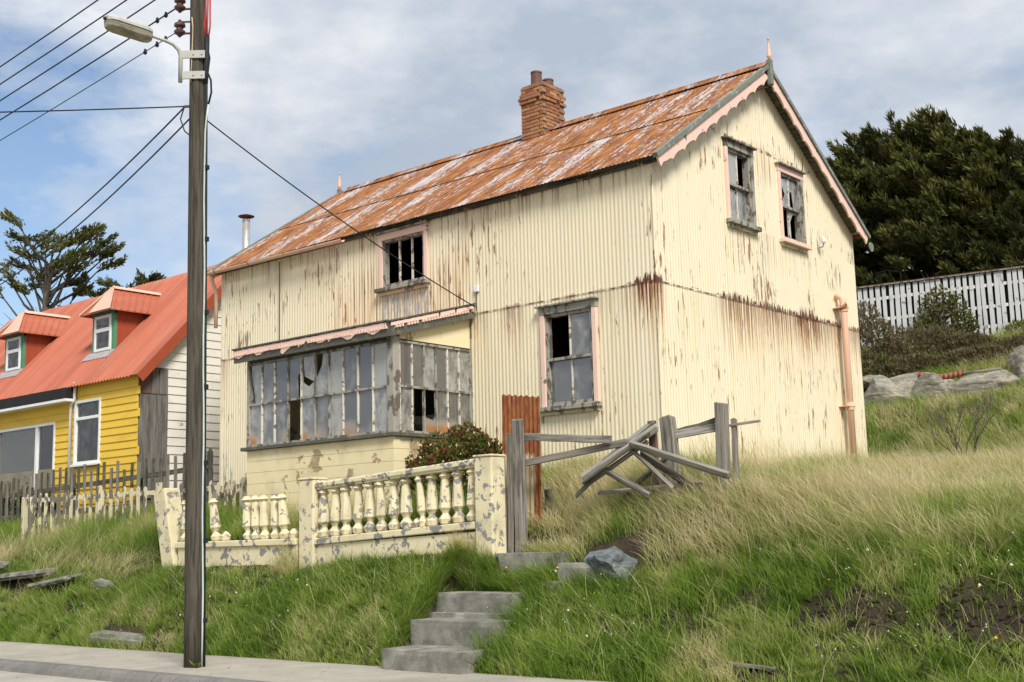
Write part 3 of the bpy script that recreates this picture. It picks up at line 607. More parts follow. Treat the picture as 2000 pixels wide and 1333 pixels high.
# ---- windows
def window(name, f, u0, u1, z0, z1, cols, rows, trimL, trimR, trimT, sillm, missing=(), shard=(), parent=house, label=None, depth=.05, mid=.5):
    w = sub(name, parent)
    if label: w['label'] = label
    t = .085
    MB().mbox(f, u0 - .02, u0 + t - .02, -.02, .045, z0, z1 - .06).build('casing', trimL, w, bevel=.006); MB().mbox(f, u1 - t + .02, u1 + .02, -.02, .045, z0, z1 - .06).build('casing', trimR, w, bevel=.006)
    MB().mbox(f, u0 - .03, u1 + .03, -.02, .05, z1 - .06, z1 + .06).build('head_casing', trimT, w, bevel=.006); MB().mbox(f, u0 - .07, u1 + .07, -.02, .11, z1 + .06, z1 + .09).build('drip_board', MAT['wood_frame'], w, bevel=.006)
    MB().mbox(f, u0 - .06, u1 + .06, -.1, .12, z0 - .075, z0).build('sill', sillm, w, bevel=.01); MB().mbox(f, u0 - .02, u1 + .02, -.01, .05, z0 - .13, z0 - .075).build('sill_apron', MAT['render'], w)
    a, b = u0 + t - .02, u1 - t + .02; top_ = z1 - .06
    MB().mbox(f, a, a + .05, -.10, .015, z0, top_).build('jamb', MAT['wood_frame'], w); MB().mbox(f, b - .05, b, -.10, .015, z0, top_).build('jamb', MAT['wood_frame'], w)
    a += .05; b -= .05; MB().mbox(f, a, b, -.10, .01, top_ - .045, top_).build('sash_rail', MAT['wood_frame'], w); MB().mbox(f, a, b, -.10, .012, z0, z0 + .065).build('sash_rail', MAT['wood_frame'], w)
    lo, hi = z0 + .065, top_ - .045; zs = [lo + (hi - lo) * i / rows for i in range(rows + 1)]
    for i in range(1, rows): MB().mbox(f, a, b, -.08, .012, zs[i] - .022, zs[i] + .022).build('meeting_rail', MAT['wood_frame'], w)
    for r_ in range(rows):
        dd = -.035 if r_ == rows - 1 and rows > 1 else -.06
        for c_ in range(cols):
            p, q_ = a + (b - a) * c_ / cols, a + (b - a) * (c_ + 1) / cols
            if c_: MB().mbox(f, p - .013, p + .013, dd - .015, dd + .02, zs[r_], zs[r_ + 1]).build('glazing_bar', MAT['wood_white'], w)
            if (c_, r_) in missing: continue
            sh = [s_ for s_ in shard if s_[0] == c_ and s_[1] == r_]
            poly = sh[0][2] if sh else [(0, 0), (1, 0), (1, 1), (0, 1)]
            tl = random.uniform(-.004, .004)
            pts = [f(p + (q_ - p) * x_, dd + tl * x_ - tl * y_, zs[r_] + (zs[r_ + 1] - zs[r_]) * y_) for x_, y_ in poly]; nrm = f(0, .003, 0) - f(0, 0, 0)
            MB().prism(pts, nrm).build('pane', MAT['glass'], w)
    return w
wf = MAT['wood_frame']; pk = MAT['pink']
window('sash_window', FR, -2.20, -1.13, 1.05, 2.58, 2, 2, pk, pk, wf, wf, missing=[(0, 1)], label='ground floor sash window with pink casing and one pane gone')
window('upper_window', FR, -5.90, -4.72, 3.52, 4.46, 3, 1, pk, pk, pk, wf, missing=[(0, 0), (1, 0), (2, 0)], label='upper window with pink casing and no glass left')
window('gable_window', GB, 2.17, 3.05, 4.10, 5.40, 2, 2, pk, wf, wf, wf, missing=[(1, 1)], shard=[(0, 0, [(0, 0), (1, 0), (1, .75), (.55, .95), (0, .7)])], label='gable window with pale lower glass and upper right pane gone')
window('gable_window', GB, 3.97, 4.84, 4.08, 5.36, 2, 2, pk, wf, pk, pk, missing=[(0, 0)], shard=[(0, 1, [(.1, 0), (1, 0), (1, 1), (.0, .9), (.6, .45)]), (1, 0, [(0, 0), (.25, 0), (.2, .6), (.5, .85), (1, .9), (1, 1), (0, 1)]), (1, 1, [(.55, 0), (1, 0), (1, 1), (0, 1), (0, .55), (.4, .6)])], label='gable window with pink sill and jagged broken panes')
ra = [(p, -.62) for p in ()]
cb = MB(); 
for i in range(17): cb.tube([(-.16 , 2.66 + i * .02, 4.12), (-.17 + .012 * (i % 2), 2.66 + i * .02, 4.72)], .012, 5)
tag(cb.build('lace_curtain', MAT['curtain'], house), 'pale torn curtain behind the gable window')
# pink soil pipe on the gable
dp = MB().tube([(.03, 5.93, 3.30), (.10, 5.93, 3.30), (.15, 5.93, 3.24), (.16, 5.93, 3.14), (.16, 5.93, -.05)], .062, 14).build('soil_pipe', MAT['pinkpipe'], house, True)
for zz in (3.0, 1.18):
    MB().lathe((.16, 5.93, zz), [(0, .075), (.05, .082), (.06, .09), (.085, .09), (.09, .075), (.14, .07)], 14).build('collar', MAT['pinkpipe'], dp)
    MB().box(.0, .2, 5.80, 6.06, zz + .065, zz + .08).build('pipe_clip', MAT['pinkpipe'], dp)
lb = MB().tube([(.0, 5.34, 4.14), (.12, 5.34, 4.14), (.14, 5.34, 4.20)], .014, 6).build('lamp_bracket', MAT['galv'], house); MB().lathe((.14, 5.34, 4.2), [(0, .03), (.03, .045), (.10, .045), (.12, .02)], 10).build('glass_shade', MAT['upvc'], lb)
MB().box(-3.62, -3.52, -.05, -.008, 3.12, 3.22).build('junction_box', MAT['upvc'], house, bevel=.006)
MB().tube([(-3.57, -.03, 3.12), (-3.58, -.03, 2.95), (-3.55, -.06, 2.8)], .008, 5).build('wall_cable', MAT['cable'], house)
MB().tube([(-8.75, -.03, 4.5), (-8.74, -.03, 3.2), (-8.70, -.05, 2.45)], .009, 5).build('wall_cable', MAT['cable'], house)

# ---- the glazed porch
por = sub('sun_porch', house); por['label'] = 'lean to porch with small panes on a cream block base'
px0, px1, pyf = -7.40, -3.75, -1.80; SZ, HZ = .70, 2.15
blk = MB().box(-.194, .194, -.07, .07, -.094, .094).build('block', MAT['blockwall'], por, bevel=.004); fb = True
def putb(loc, rz, sx=1):
    global fb
    if fb: blk.location = loc; blk.rotation_euler = (0, 0, rz); blk.scale.x = sx; fb = False; return
    o = share('block', blk, loc, por, (0, 0, rz), (sx, 1, 1)); m = o.modifiers.new('edge', 'BEVEL'); m.width = .004; m.segments = 2; m.limit_method = 'ANGLE'
for k in range(7):
    z = SZ - .06 - .097 - k * .1925
    def run(a, b, put_):
        e = a; 
        first_w = .39 if k % 2 else .195
        while e < b - .02:
            w = min(first_w if e == a else .39, b - e); put_(e + w / 2, w / .39); e += w
    run(px0, px1, lambda c, s: putb((c, pyf + .07, z), 0, s))
    run(pyf + .14, -.02, lambda c, s: putb((px1 - .07, c, z), math.pi / 2, s)); run(pyf + .14, -.02, lambda c, s: putb((px0 + .07, c, z), math.pi / 2, s))
MB().box(px0 + .012, px1 - .012, pyf + .012, pyf + .12, -.7, SZ - .06).build('mortar_core', MAT['blockwall'], por); MB().box(px1 - .12, px1 - .012, pyf + .1, -.02, -.7, SZ - .06).build('mortar_core', MAT['blockwall'], por)
MB().box(px0 - .10, px1 + .05, pyf - .07, pyf + .1, SZ - .06, SZ).build('sill', MAT['fasciadark'], por, bevel=.008); MB().box(px1 - .1, px1 + .07, pyf + .1, -.02, SZ - .06, SZ).build('sill', MAT['fasciadark'], por, bevel=.008)
MB().box(px0 + .1, px1 - .1, pyf + .1, -.03, .25, .34).build('porch_floor', MAT['dark'], por)
MB().box(px1 - .13, px1 + .015, pyf - .015, pyf + .13, SZ, HZ + .1).build('corner_post', MAT['wood_frame'], por, bevel=.008); MB().box(px0 - .01, px0 + .07, pyf - .01, pyf + .08, SZ, HZ + .1).build('corner_post', MAT['wood_frame'], por, bevel=.006)
PFR = lambda u, d, z: Vector((u, pyf - d, z)); PSD = lambda u, d, z: Vector((px1 + d, u, z))
ZM = 1.43
def glazing(f, u0, u1, n, missing, shards):
    for zc in (SZ + .02, ZM, HZ - .01): MB().mbox(f, u0, u1, -.05, .012, zc - .018, zc + .018).build('glazing_rail', MAT['wood_frame'], por)
    for i in range(n + 1):
        u = u0 + (u1 - u0) * i / n + random.uniform(-.004, .004); MB().mbox(f, u - .013, u + .013, -.04, .006, SZ + .02, HZ).build('mullion', MAT['wood_white'] if random.random() < .7 else MAT['wood_frame'], por)
    for i in range(n):
        for r_ in (0, 1):
            if (i, r_) in missing: continue
            p, q_ = u0 + (u1 - u0) * i / n, u0 + (u1 - u0) * (i + 1) / n; a, b = (SZ + .02, ZM) if r_ == 0 else (ZM, HZ)
            poly = shards.get((i, r_), [(0, 0), (1, 0), (1, 1), (0, 1)]); tx, tz_ = random.uniform(-.005, .005), random.uniform(-.006, .006)
            pts = [f(p + (q_ - p) * x_, -.022 + tx * (x_ - .5) + tz_ * (y_ - .5), a + (b - a) * y_) for x_, y_ in poly]; MB().prism(pts, f(0, .003, 0) - f(0, 0, 0)).build('pane', MAT['glass'], por)
glazing(PFR, px0 + .05, px1 - .12, 10, [(3, 0)], {(0, 1): [(.45, 0), (1, 0), (1, 1), (.1, 1), (.15, .7), (.3, .4)], (5, 1): [(0, 0), (1, 0), (1, 1), (.55, 1), (.45, .7), (.1, .45), (0, .4)], (3, 1): [(0, 0), (.75, 0), (.7, .55), (1, .65), (1, 1), (0, 1)], (4, 1): [(0, 0), (1, 0), (1, 1), (.1, 1), (.2, .5), (.9, .35), (.5, .25), (0, .4)]})
glazing(PSD, pyf + .14, -.03, 6, [(1, 0)], {(1, 0): [(0, 0), (1, 0), (1, .55), (0, .6)], (2, 0): [(0, 0), (1, 0), (1, .45), (.75, .3), (.2, .35), (0, .28)]})
MB().box(px1 + .0, px1 + .03, -.02, .0, SZ, 2.8).build('corner_trim', MAT['wood_frame'], por)
# lean-to roof, side infill, fascia and its flaking pink trim
def zl(y): return 2.40 + (y + 1.95) / 1.95 * .52
MB().prism([(px1 - .02, pyf + .05, HZ + .03), (px1 - .02, -.02, HZ + .03), (px1 - .02, -.02, zl(-.02) - .04), (px1 - .02, pyf + .05, zl(pyf) - .04)], (.018, 0, 0)).build('side_infill', MAT['blockwall'], por)
MB().prism([(px0, pyf + .05, SZ), (px0, -.02, SZ), (px0, -.02, zl(-.02) - .04), (px0, pyf + .05, zl(pyf) - .04)], (.018, 0, 0)).build('side_infill', MAT['blockwall'], por)
MB().box(px0, px1, pyf + .01, pyf + .06, HZ + .0, zl(pyf) - .03).build('head_board', MAT['fasciadark'], por)
MB().quadbox([(px0 - .12, -1.96, zl(-1.96) - .03), (px1 + .10, -1.96, zl(-1.96) - .03), (px1 + .10, -.02, zl(-.02) - .03), (px0 - .12, -.02, zl(-.02) - .03), (px0 - .12, -1.96, zl(-1.96)), (px1 + .10, -1.96, zl(-1.96)), (px1 + .10, -.02, zl(-.02)), (px0 - .12, -.02, zl(-.02))]).build('porch_roof', MAT['roof'], por)
def fascia(f, L, pinkrange):
    b = MB(); b.quadbox([f(s, d, z) for s, d, z in ((0, 0, -.23), (L, 0, -.23), (L, .03, -.23), (0, .03, -.23), (0, 0, .0), (L, 0, .0), (L, .03, .0), (0, .03, .0))]); b.build('fascia', MAT['fasciadark'], por)
    b = MB(); b.quadbox([f(s, d, z) for s, d, z in ((-.03, -.03, .0), (L + .0, -.03, .0), (L + .0, .06, .0), (-.03, .06, .0), (-.03, -.03, .025), (L + .0, -.03, .025), (L + .0, .06, .025), (-.03, .06, .025))]); b.build('fascia_capping', MAT['fasciadark'], por)
    b = MB()
    for a, c, dep in pinkrange:
        n = max(4, int((c - a) / .05)); tp = [f(a + (c - a) * i / n, .031, -.012 + random.uniform(-.01, .004)) for i in range(n + 1)]
        bt = [f(a + (c - a) * i / n, .031, -max(.07, dep * (.72 + .28 * math.sin(i * .55 + a)) + random.uniform(-.012, .012))) for i in range(n + 1)]
        b.prism(tp + list(reversed(bt)), f(0, .014, 0) - f(0, 0, 0))
    b.build('flaking_trim', MAT['pink'], por)
    b = MB(); s = .03
    while s < L - .03:
        if random.random() < .92: b.quadbox([f(q1, d1, z1) for q1, d1, z1 in ((s, .03, -.115), (s + .034, .03, -.115), (s + .034, .062, -.115), (s, .062, -.115), (s, .03, -.075), (s + .034, .03, -.075), (s + .034, .062, -.075), (s, .062, -.075))])
        s += .068
    tag(b.build('dentil_row', MAT['pink'], por), kind='stuff')
FL = px1 + .10 - (px0 - .14)
fascia(lambda s, d, z: Vector((px0 - .14 + s, -1.965 - d, 2.40 + z)), FL, [(.0, .9, .16), (.9, 1.3, .10), (1.3, 1.75, .21), (1.75, 2.5, .15), (2.5, 3.85, .17)])
LV = math.hypot(1.96, .52)
fascia(lambda s, d, z: Vector((px1 + .09 + d, -1.965 + s * 1.96 / LV, 2.40 + s * .52 / LV + z)), LV - .02, [(0, 1.1, .075), (1.15, 1.5, .10), (1.55, 1.98, .085)])
# inside the porch: door, inner window, a curtain
dr = MB().box(-5.22, -4.28, -.03, -.015, .3, 2.05).build('inner_door', MAT['wood_white'], por); MB().box(-5.05, -4.45, -.035, -.031, .5, 1.0).build('door_panel', MAT['wood_frame'], por); MB().box(-5.05, -4.45, -.036, -.031, 1.15, 1.9).build('door_glass', MAT['dark'], por)
for a, c in ((-7.2, -6.85), (-4.6, -4.3)): MB().box(a, c, -1.35, -1.30, .35, 2.1).build('hanging_curtain', MAT['curtain'], por)
pn = MB()
for i in range(9): pn.box(-6.15 + i * .105, -6.15 + i * .105 + .1, -1.40 - .01 * (i % 2), -1.38, .34, 1.46)
pn.build('cream_panel', MAT['render'], por)
MB().box(-6.9, -6.0, -.05, -.02, .9, 2.0).build('inner_window_frame', MAT['wood_white'], por); MB().box(-6.8, -6.1, -.056, -.051, 1.0, 1.9).build('inner_window_pane', MAT['dark'], por)

bk = thing('laundry_basket', (-1.62, .42, 1.10), 'pale blue plastic laundry basket lying behind the ground floor sash window', 'basket')
b = MB(); ax = Vector((.75, -.45, .25)).normalized(); b.lathe((-1.78, .46, 1.36), [(0, .15), (.34, .20), (.35, .215), (.37, .215), (.37, .20), (.02, .14)], 18, ax); b.build('tub', MAT['basket'], bk, True)
for k in range(8):
    a1 = [Vector((-1.78, .46, 1.36)) + ax * (.05 + .037 * k) + (ax.orthogonal().normalized() * math.cos(t) + ax.cross(ax.orthogonal().normalized()) * math.sin(t)) * (.153 + .0055 * k) for t in [i * math.pi / 9 for i in range(19)]]
    MB().tube(a1, .006, 4).build('rib', MAT['basket'], bk)
tag(MB().box(-2.35, -.95, .2, .75, 0, 1.10).build('window_bench', MAT['wood_dark']), 'dark low bench inside the room behind the sash window', 'bench')

# ------------------------------------------------------------------ neighbouring house
NX, NY0, NEZ, NS = -13.5, -.055, 2.85, 1.048
nb = thing('weatherboard_house', (-18.5, 2, -.5), 'yellow and white weatherboard house with red iron roof and two dormers', 'house')
NW = -24.6; NR = 2.70
def nroof(y): return NEZ + ((y if y < NR else 2 * NR - y) + .145) * NS
fw = sub('front_wall', nb); NO = [(-16.06, -14.96, .95, 2.42), (-19.7, -16.9, -.3, 2.02)]
def wb(par, f, u0, u1, z, m, h=.165):
    b = MB(); b.quadbox([f(*q_) for q_ in ((u0, 0, z), (u1, 0, z), (u1, .030, z), (u0, .030, z), (u0, 0, z + h + .012), (u1, 0, z + h + .012), (u1, .010, z + h + .012), (u0, .010, z + h + .012))]); b.build('weatherboard', m, par)
NF = lambda u, d, z: Vector((u, NY0 - d, z)); NG = lambda u, d, z: Vector((NX + d, u, z))
z = -.45
while z < nroof(NY0) - .2:
    seg = [(NW, NX + random.choice((0, 0, .0, .06)))]
    for o in NO:
        if o[2] < z + .1 < o[3]:
            seg = [s for a, c in seg for s in ((a, min(c, o[0])), (max(a, o[1]), c)) if s[1] - s[0] > .02]
    for a, c in seg: wb(fw, NF, a, c, z, MAT['yellow'])
    z += .165
gw = sub('side_wall', nb); z = -.45
while z < 5.6:
    ya = .66 if z < 2.9 else 0; ya = max(ya, (z + .2 - NEZ) / NS - .145 + .05); yb = 2 * NR - max(-.1, (z + .2 - NEZ) / NS - .145 + .05)
    if yb - ya > .1: wb(gw, NG, ya, min(yb, 5.4), z, MAT['whiteboard'], .19)
    z += .19
MB().prism([(NX - .02, -.04, -.6), (NX - .02, 5.45, -.6), (NX - .02, 5.45, nroof(5.4) - .08), (NX - .02, NR, nroof(NR) - .08), (NX - .02, -.04, nroof(0) - .1)], (-.06, 0, 0)).build('wall_core', MAT['inner'], nb)
MB().box(NW, NX - .09, NY0 + .005, NY0 + .05, -.6, .93).build('wall_core', MAT['inner'], nb); MB().box(NW, -19.72, NY0 + .005, NY0 + .05, .93, 2.85).build('wall_core', MAT['inner'], nb); MB().box(-16.88, -16.08, NY0 + .005, NY0 + .05, .93, 2.85).build('wall_core', MAT['inner'], nb)
MB().box(-14.94, NX - .09, NY0 + .005, NY0 + .05, .93, 2.85).build('wall_core', MAT['inner'], nb); MB().box(-16.08, -14.94, NY0 + .005, NY0 + .05, 2.44, 2.85).build('wall_core', MAT['inner'], nb); MB().box(-19.72, -16.88, NY0 + .005, NY0 + .05, 2.04, 2.85).build('wall_core', MAT['inner'], nb)
MB().box(NW, NX - .09, 5.3, 5.4, -.6, 2.9).build('rear_wall', MAT['whiteboard'], nb); MB().box(NW, NW + .08, 0, 5.3, -.6, 2.9).build('far_side_wall', MAT['whiteboard'], nb)
MB().box(NW, NX - .1, .6, .65, -.4, 3.4).build('partition', MAT['inner'], nb)
board('plywood_panel', (NX + .02, .31, .1), (NX + .02, .31, 2.36), .72, .02, MAT['ply'], nb, up=(1, 0, 0))
for a, c, m in ((-.03, .24, 'plyred'), (.25, .42, 'ply'), (.45, .66, 'ply')): board('patch_board', (NX + .02, (a + c) / 2, 2.38), (NX + .02, (a + c) / 2, 2.97), c - a, .02, MAT[m], nb, up=(1, 0, 0))
nrf = sub('roof', nb); nth = math.atan(NS); nc, nsn = math.cos(nth), math.sin(nth); NSL = (NR + .25) / nc
NRF = lambda u, d, s: Vector((u, -.25 + s * nc - d * nsn, NEZ - .11 + s * nsn + d * nc)); NRB = lambda u, d, s: Vector((u, 2 * NR + .25 - s * nc + d * nsn, NEZ - .11 + s * nsn + d * nc))
for i in range(15):
    a = NW - .1 + (11.3) * i / 15; corr_sheet('roof_sheet', nrf, NRF, a, a + 11.3 / 15 + .006, 0, NSL, MAT['redroof'], lift=.004 * (i % 2), sub_=10, PIT=.1255, AMP=.016, hard=2.5)
for i in range(3):
    a = NW - .1 + 11.3 * i / 3; corr_sheet('roof_sheet', nrf, NRB, a, a + 11.3 / 3, 0, NSL, MAT['redroof'], sub_=4)
v0 = NX + .15
for f in (NRF, NRB):
    MB().quadbox([f(*q_) for q_ in ((v0 - .16, .012, -.01), (v0 + .1, .012, -.01), (v0 + .1, .012, NSL), (v0 - .16, .012, NSL), (v0 - .16, .022, -.01), (v0 + .1, .022, -.01), (v0 + .1, .022, NSL), (v0 - .16, .022, NSL))]).build('verge_flashing', MAT['redroof'], nrf)
    MB().quadbox([f(*q_) for q_ in ((v0 + .09, -.19, -.01), (v0 + .1, -.19, -.01), (v0 + .1, -.19, NSL), (v0 + .09, -.19, NSL), (v0 + .09, .0115, -.01), (v0 + .1, .0115, -.01), (v0 + .1, .0115, NSL), (v0 + .09, .0115, NSL))]).build('verge_fascia', MAT['reddark'], nrf)
nz = nroof(NR) - .04
pts = [(-.22, -.205), (0, .04), (.22, -.205)]
MB().prism([(NW - .1, NR + p, nz + q_) for p, q_ in pts] + [(NW - .1, NR + p, nz + q_ - .015) for p, q_ in reversed(pts)], (11.3 + .06, 0, 0)).build('ridge_cap', MAT['ridgepale'], nrf)
flue = MB().tube([(-13.86, 3.05, 4.6), (-13.86, 3.05, 6.88)], .095, 16).build('flue', MAT['galv'], nrf, True)
MB().lathe((-13.86, 3.05, 6.97), [(0, .19), (.015, .20), (.05, .10), (.075, .02)], 18).build('cowl', MAT['pot'], flue)
for k in range(4): a = k * math.pi / 2 + .5; MB().tube([(-13.86 + .085 * math.cos(a), 3.05 + .085 * math.sin(a), 6.86), (-13.86 + .085 * math.cos(a), 3.05 + .085 * math.sin(a), 6.98)], .008, 5).build('stay', MAT['pot'], flue)
MB().box(NW, -16.02, NY0 - .30, NY0 - .035, 2.47, 2.72).build('black_fascia', MAT['black'], nb); MB().box(NW, -16.0, NY0 - .31, NY0 - .03, 2.41, 2.47).build('white_trim', MAT['upvc'], nb)
MB().tube([(-16.0, NY0 - .08, 2.86), (-16.0, NY0 - .08, 2.45), (-16.14, NY0 - .08, 2.35), (-16.15, NY0 - .08, -.3)], .035, 8).build('downpipe', MAT['upvc'], nb, True)
def upvc(par, f, u0, u1, z0, z1, vs_=(), hs=(), m='curtain', back=.10):
    w = sub('window', par); t = .065
    for a, c, e, g_ in ((u0, u0 + t, z0, z1), (u1 - t, u1, z0, z1)): MB().mbox(f, a, c, -.06, .045, e, g_).build('frame', MAT['upvc'], w, bevel=.006)
    for e in (z0, z1 - t): MB().mbox(f, u0 + t, u1 - t, -.06, .043, e, e + t).build('frame', MAT['upvc'], w, bevel=.006)
    for v in vs_: MB().mbox(f, v - .05, v + .05, -.06, .040, z0 + t, z1 - t).build('mullion', MAT['upvc'], w, bevel=.006)
    us = [u0 + t] + list(vs_) + [u1 - t]; zs = [z0 + t] + list(hs) + [z1 - t]
    for h in hs: MB().mbox(f, u0 + t, u1 - t, -.06, .038, h - .035, h + .035).build('transom', MAT['upvc'], w, bevel=.006)
    for a, c in zip(us, us[1:]):
        for e, g_ in zip(zs, zs[1:]): MB().mbox(f, a, c, -.025, -.018, e, g_).build('pane', MAT['cleanglass'], w)
    MB().mbox(f, u0 - .04, u1 + .04, .0, .10, z0 - .05, z0).build('sill', MAT['upvc'], w, bevel=.006)
    cbm = MB(); n = 20
    for i in range(n):
        if m == 'beige' and .62 < i / n < .74: continue
        a = u0 + (u1 - u0) * i / n; cbm.mbox(f, a, a + (u1 - u0) / n, -back - .02 * (i % 2), -back + .01 - .02 * (i % 2), z0 + .05, z1 - .05)
    cbm.build('curtain', MAT[m], w); return w
upvc(nb, NF, -16.06, -14.96, .95, 2.42, (), (2.0,), 'beige'); upvc(nb, NF, -19.7, -16.9, -.3, 2.02, (-17.75,), (), 'beige')
for xc in (-16.10, -20.35):
    dm = sub('dormer', nb); yd = .63; za, zb_ = 3.62, 4.62; DF = lambda u, d, z: Vector((u, yd - d, z))
    for a, c in ((xc - .48, xc - .36), (xc + .36, xc + .48)): MB().mbox(DF, a, c, -.05, .02, za, zb_).build('green_post', MAT['green'], dm, bevel=.006)
    MB().mbox(DF, xc - .48, xc + .48, -.05, .018, zb_ - .09, zb_).build('green_head', MAT['green'], dm)
    MB().mbox(DF, xc - .36, xc + .36, -.03, .0, za + .04, zb_ - .09).build('backing', MAT['curtain'], dm)
    for a, c, e, g_ in ((xc - .36, xc - .29, za + .05, zb_ - .09), (xc + .29, xc + .36, za + .05, zb_ - .09), (xc - .29, xc + .29, za + .05, za + .12), (xc - .29, xc + .29, zb_ - .16, zb_ - .09), (xc - .29, xc + .29, 4.13, 4.22)): MB().mbox(DF, a, c, .0, .05, e, g_).build('window_frame', MAT['upvc'], dm, bevel=.006)
    for e, g_ in ((za + .12, 4.13), (4.22, zb_ - .16)): MB().mbox(DF, xc - .29, xc + .29, .018, .024, e, g_).build('pane', MAT['cleanglass'], dm)
    for sx in (-1, 1):
        xx = xc + sx * .47; yb = (zb_ - NEZ) / NS - .145 + .1
        MB().prism([(xx, yd + .03, za - .1), (xx, yd + .03, zb_), (xx, yb, zb_)], (-.03 * sx, 0, 0)).build('cheek', MAT['reddark'], dm)
        for k in range(5): y_ = yd + .12 + k * .19; MB().box(xx - (.0 if sx > 0 else .014), xx + (.014 if sx > 0 else .0), y_, y_ + .03, max(nroof(y_) - .05, za), zb_ - .003).build('rib', MAT['reddark'], dm)
        e0 = Vector((xc + sx * .68, yd - .24, 4.56)); e1 = Vector((xc + sx * .68, 1.62, 4.56)); r0 = Vector((xc, yd + .25, 5.24)); r1 = Vector((xc, 2.2, 5.24)); nrm = Vector((0, 0, .02))
        MB().prism([e0, e1, r1, r0], nrm).build('dormer_roof_slope', MAT['redroof'], dm)
        for k in range(7):
            t = (k + .5) / 7; a = e0.lerp(e1, t); c = r0.lerp(r1, t); MB().tube([a + Vector((0, 0, .028)), c + Vector((0, 0, .028))], .016, 6).build('roof_rib', MAT['redroof'], dm)
    el, er, rr = Vector((xc - .68, yd - .24, 4.56)), Vector((xc + .68, yd - .24, 4.56)), Vector((xc, yd + .25, 5.24))
    MB().prism([el, er, rr], (0, 0, .02)).build('dormer_hip', MAT['redroof'], dm)
    o_ = Vector((0, -.012, .035)); MB().prism([el.lerp(er, .30) + o_ , er.lerp(el, .02) + o_, rr + o_ + Vector((.04, -.01, 0)), rr + o_ + Vector((-.12, -.02, -.02))], (0, 0, .012)).build('hip_flashing', MAT['ridgepale'], dm)
    MB().tube([el + o_, rr + o_], .03, 6).build('hip_flashing', MAT['ridgepale'], dm)
    MB().prism([(xc - .13, yd + .2, 5.20), (xc, yd + .2, 5.29), (xc + .13, yd + .2, 5.20)], (0, 1.75, 0)).build('dormer_ridge', MAT['ridgepale'], dm)
    MB().quadbox([NRF(*q_) for q_ in ((xc - .62, .014, 0.98), (xc + .52, .014, .98), (xc + .52, .014, 1.26), (xc - .62, .014, 1.26), (xc - .62, .024, .98), (xc + .52, .024, .98), (xc + .52, .024, 1.26), (xc - .62, .024, 1.26))]).build('lead_apron', MAT['lead'], dm)

# ------------------------------------------------------------------ pole, lamp and wires
PB = Vector((-3.617, -5.479, -2.6)); PT = Vector((-3.80, -5.48, 8.9))
pole = thing('utility_pole', PB, 'tall weathered grey timber utility pole standing on the pavement', 'utility pole')
def pp(z, dx=0, dy=0): t = (z - PB.z) / (PT.z - PB.z); p = PB.lerp(PT, t); return Vector((p.x + dx, p.y + dy, z))
n = 14; b = MB(); b.tube([(0, 0, 0)] + [(0, 0, 0)], .1) if False else None
pts = [pp(-2.6 + 11.5 * i / n) for i in range(n + 1)]; me_b = MB().tube([(0 + (p - PB).length, 0, 0) for p in pts], [.138 - .032 * i / n for i in range(n + 1)], 12)
sh = me_b.build('shaft', MAT['wood_pole'], None, True); sh.parent = pole; X = (PT - PB).normalized(); Y = Vector((0, 1, 0)); Y = (Y - X * Y.dot(X)).normalized(); Z = X.cross(Y)
sh.matrix_basis = Matrix(((X.x, Y.x, Z.x, 0), (X.y, Y.y, Z.y, 0), (X.z, Y.z, Z.z, 0), (0, 0, 0, 1)))
rd = Vector((.76, .65, 0)); fd = Vector((.64, -.75, 0))     # along the wall side and the road side of the pole
def side(z, a, c): return pp(z) + rd * a + fd * c
cond = MB().tube([side(z, .125, .045) for z in (-2.5, 0, 2, 4, 5.3)], .022, 8).build('conduit', MAT['cable'], pole, True)
MB().tube([side(z, .118 + .006 * math.sin(z * 3), .085) for z in np.linspace(-2.5, 4.6, 16)] + [side(4.8, .14, .08), side(5.0, .16, .06)], .012, 6).build('earth_cable', MAT['cablegreen'], pole, True)
MB().tube([side(5.0, .16, .06), side(5.17, .20, .06), side(5.35, .19, .05), side(5.5, .13, .045)], .014, 6).build('cable_tail', MAT['cable'], pole, True)
MB().tube([side(5.3, .125, .045), side(5.42, .125, .045), side(5.52, .12, .045), side(5.68, .135, .045), side(5.76, .13, .045), side(5.98, .13, .045)], [.024, .03, .045, .048, .035, .04], 10).build('cable_joint', MAT['cable'], pole, True)
for k in range(3): MB().tube([side(5.95, .115 + .018 * k, .045), side(6.15, .10 + .038 * k, .05), side(6.5, .115 + .03 * k, .05), side(6.9, .10 + .04 * k, .05), side(8.2, .11 + .03 * k, .05)], .0115, 6).build('red_tail', MAT['cablered'], pole, True)
for z in (-1.9, -.9, .1, 1.1, 2.1, 3.1, 4.1): MB().box(*[v for k in range(3) for v in ((side(z, .135, .06))[k] - .03, (side(z, .135, .06))[k] + .03)]).build('cable_clip', MAT['cable'], pole) if z < 5 else None
MB().tube([side(6.25, -.06, .11), side(6.1, -.045, .118), side(5.85, -.05, .118), side(5.6, -.06, .115), side(5.3, -.07, .11)], .009, 5).build('lamp_cable', MAT['cablebeige'], pole, True)
for z in (6.46, 6.10):
    ins = MB().tube([side(z - .05, -.10, .03), side(z - .05, -.27, .03)], .016, 6).build('insulator_arm', MAT['insul'], pole); MB().tube([side(z + .12, -.08, .03), side(z + .12, -.27, .03)], .014, 6).build('insulator_arm', MAT['insul'], pole)
    MB().lathe(side(z - .10, -.25, .03), [(0, .02), (.02, .03), (.05, .075), (.08, .08), (.10, .05), (.13, .045), (.155, .08), (.19, .075), (.21, .04), (.25, .02)], 12).build('insulator', MAT['insul'], ins)
for z in (6.83, 7.13, 7.45): MB().lathe(side(z - .10, -.2, .03), [(0, .02), (.05, .075), (.08, .08), (.10, .05), (.13, .045), (.155, .08), (.19, .075), (.25, .02)], 12).build('insulator', MAT['insul'], pole); 
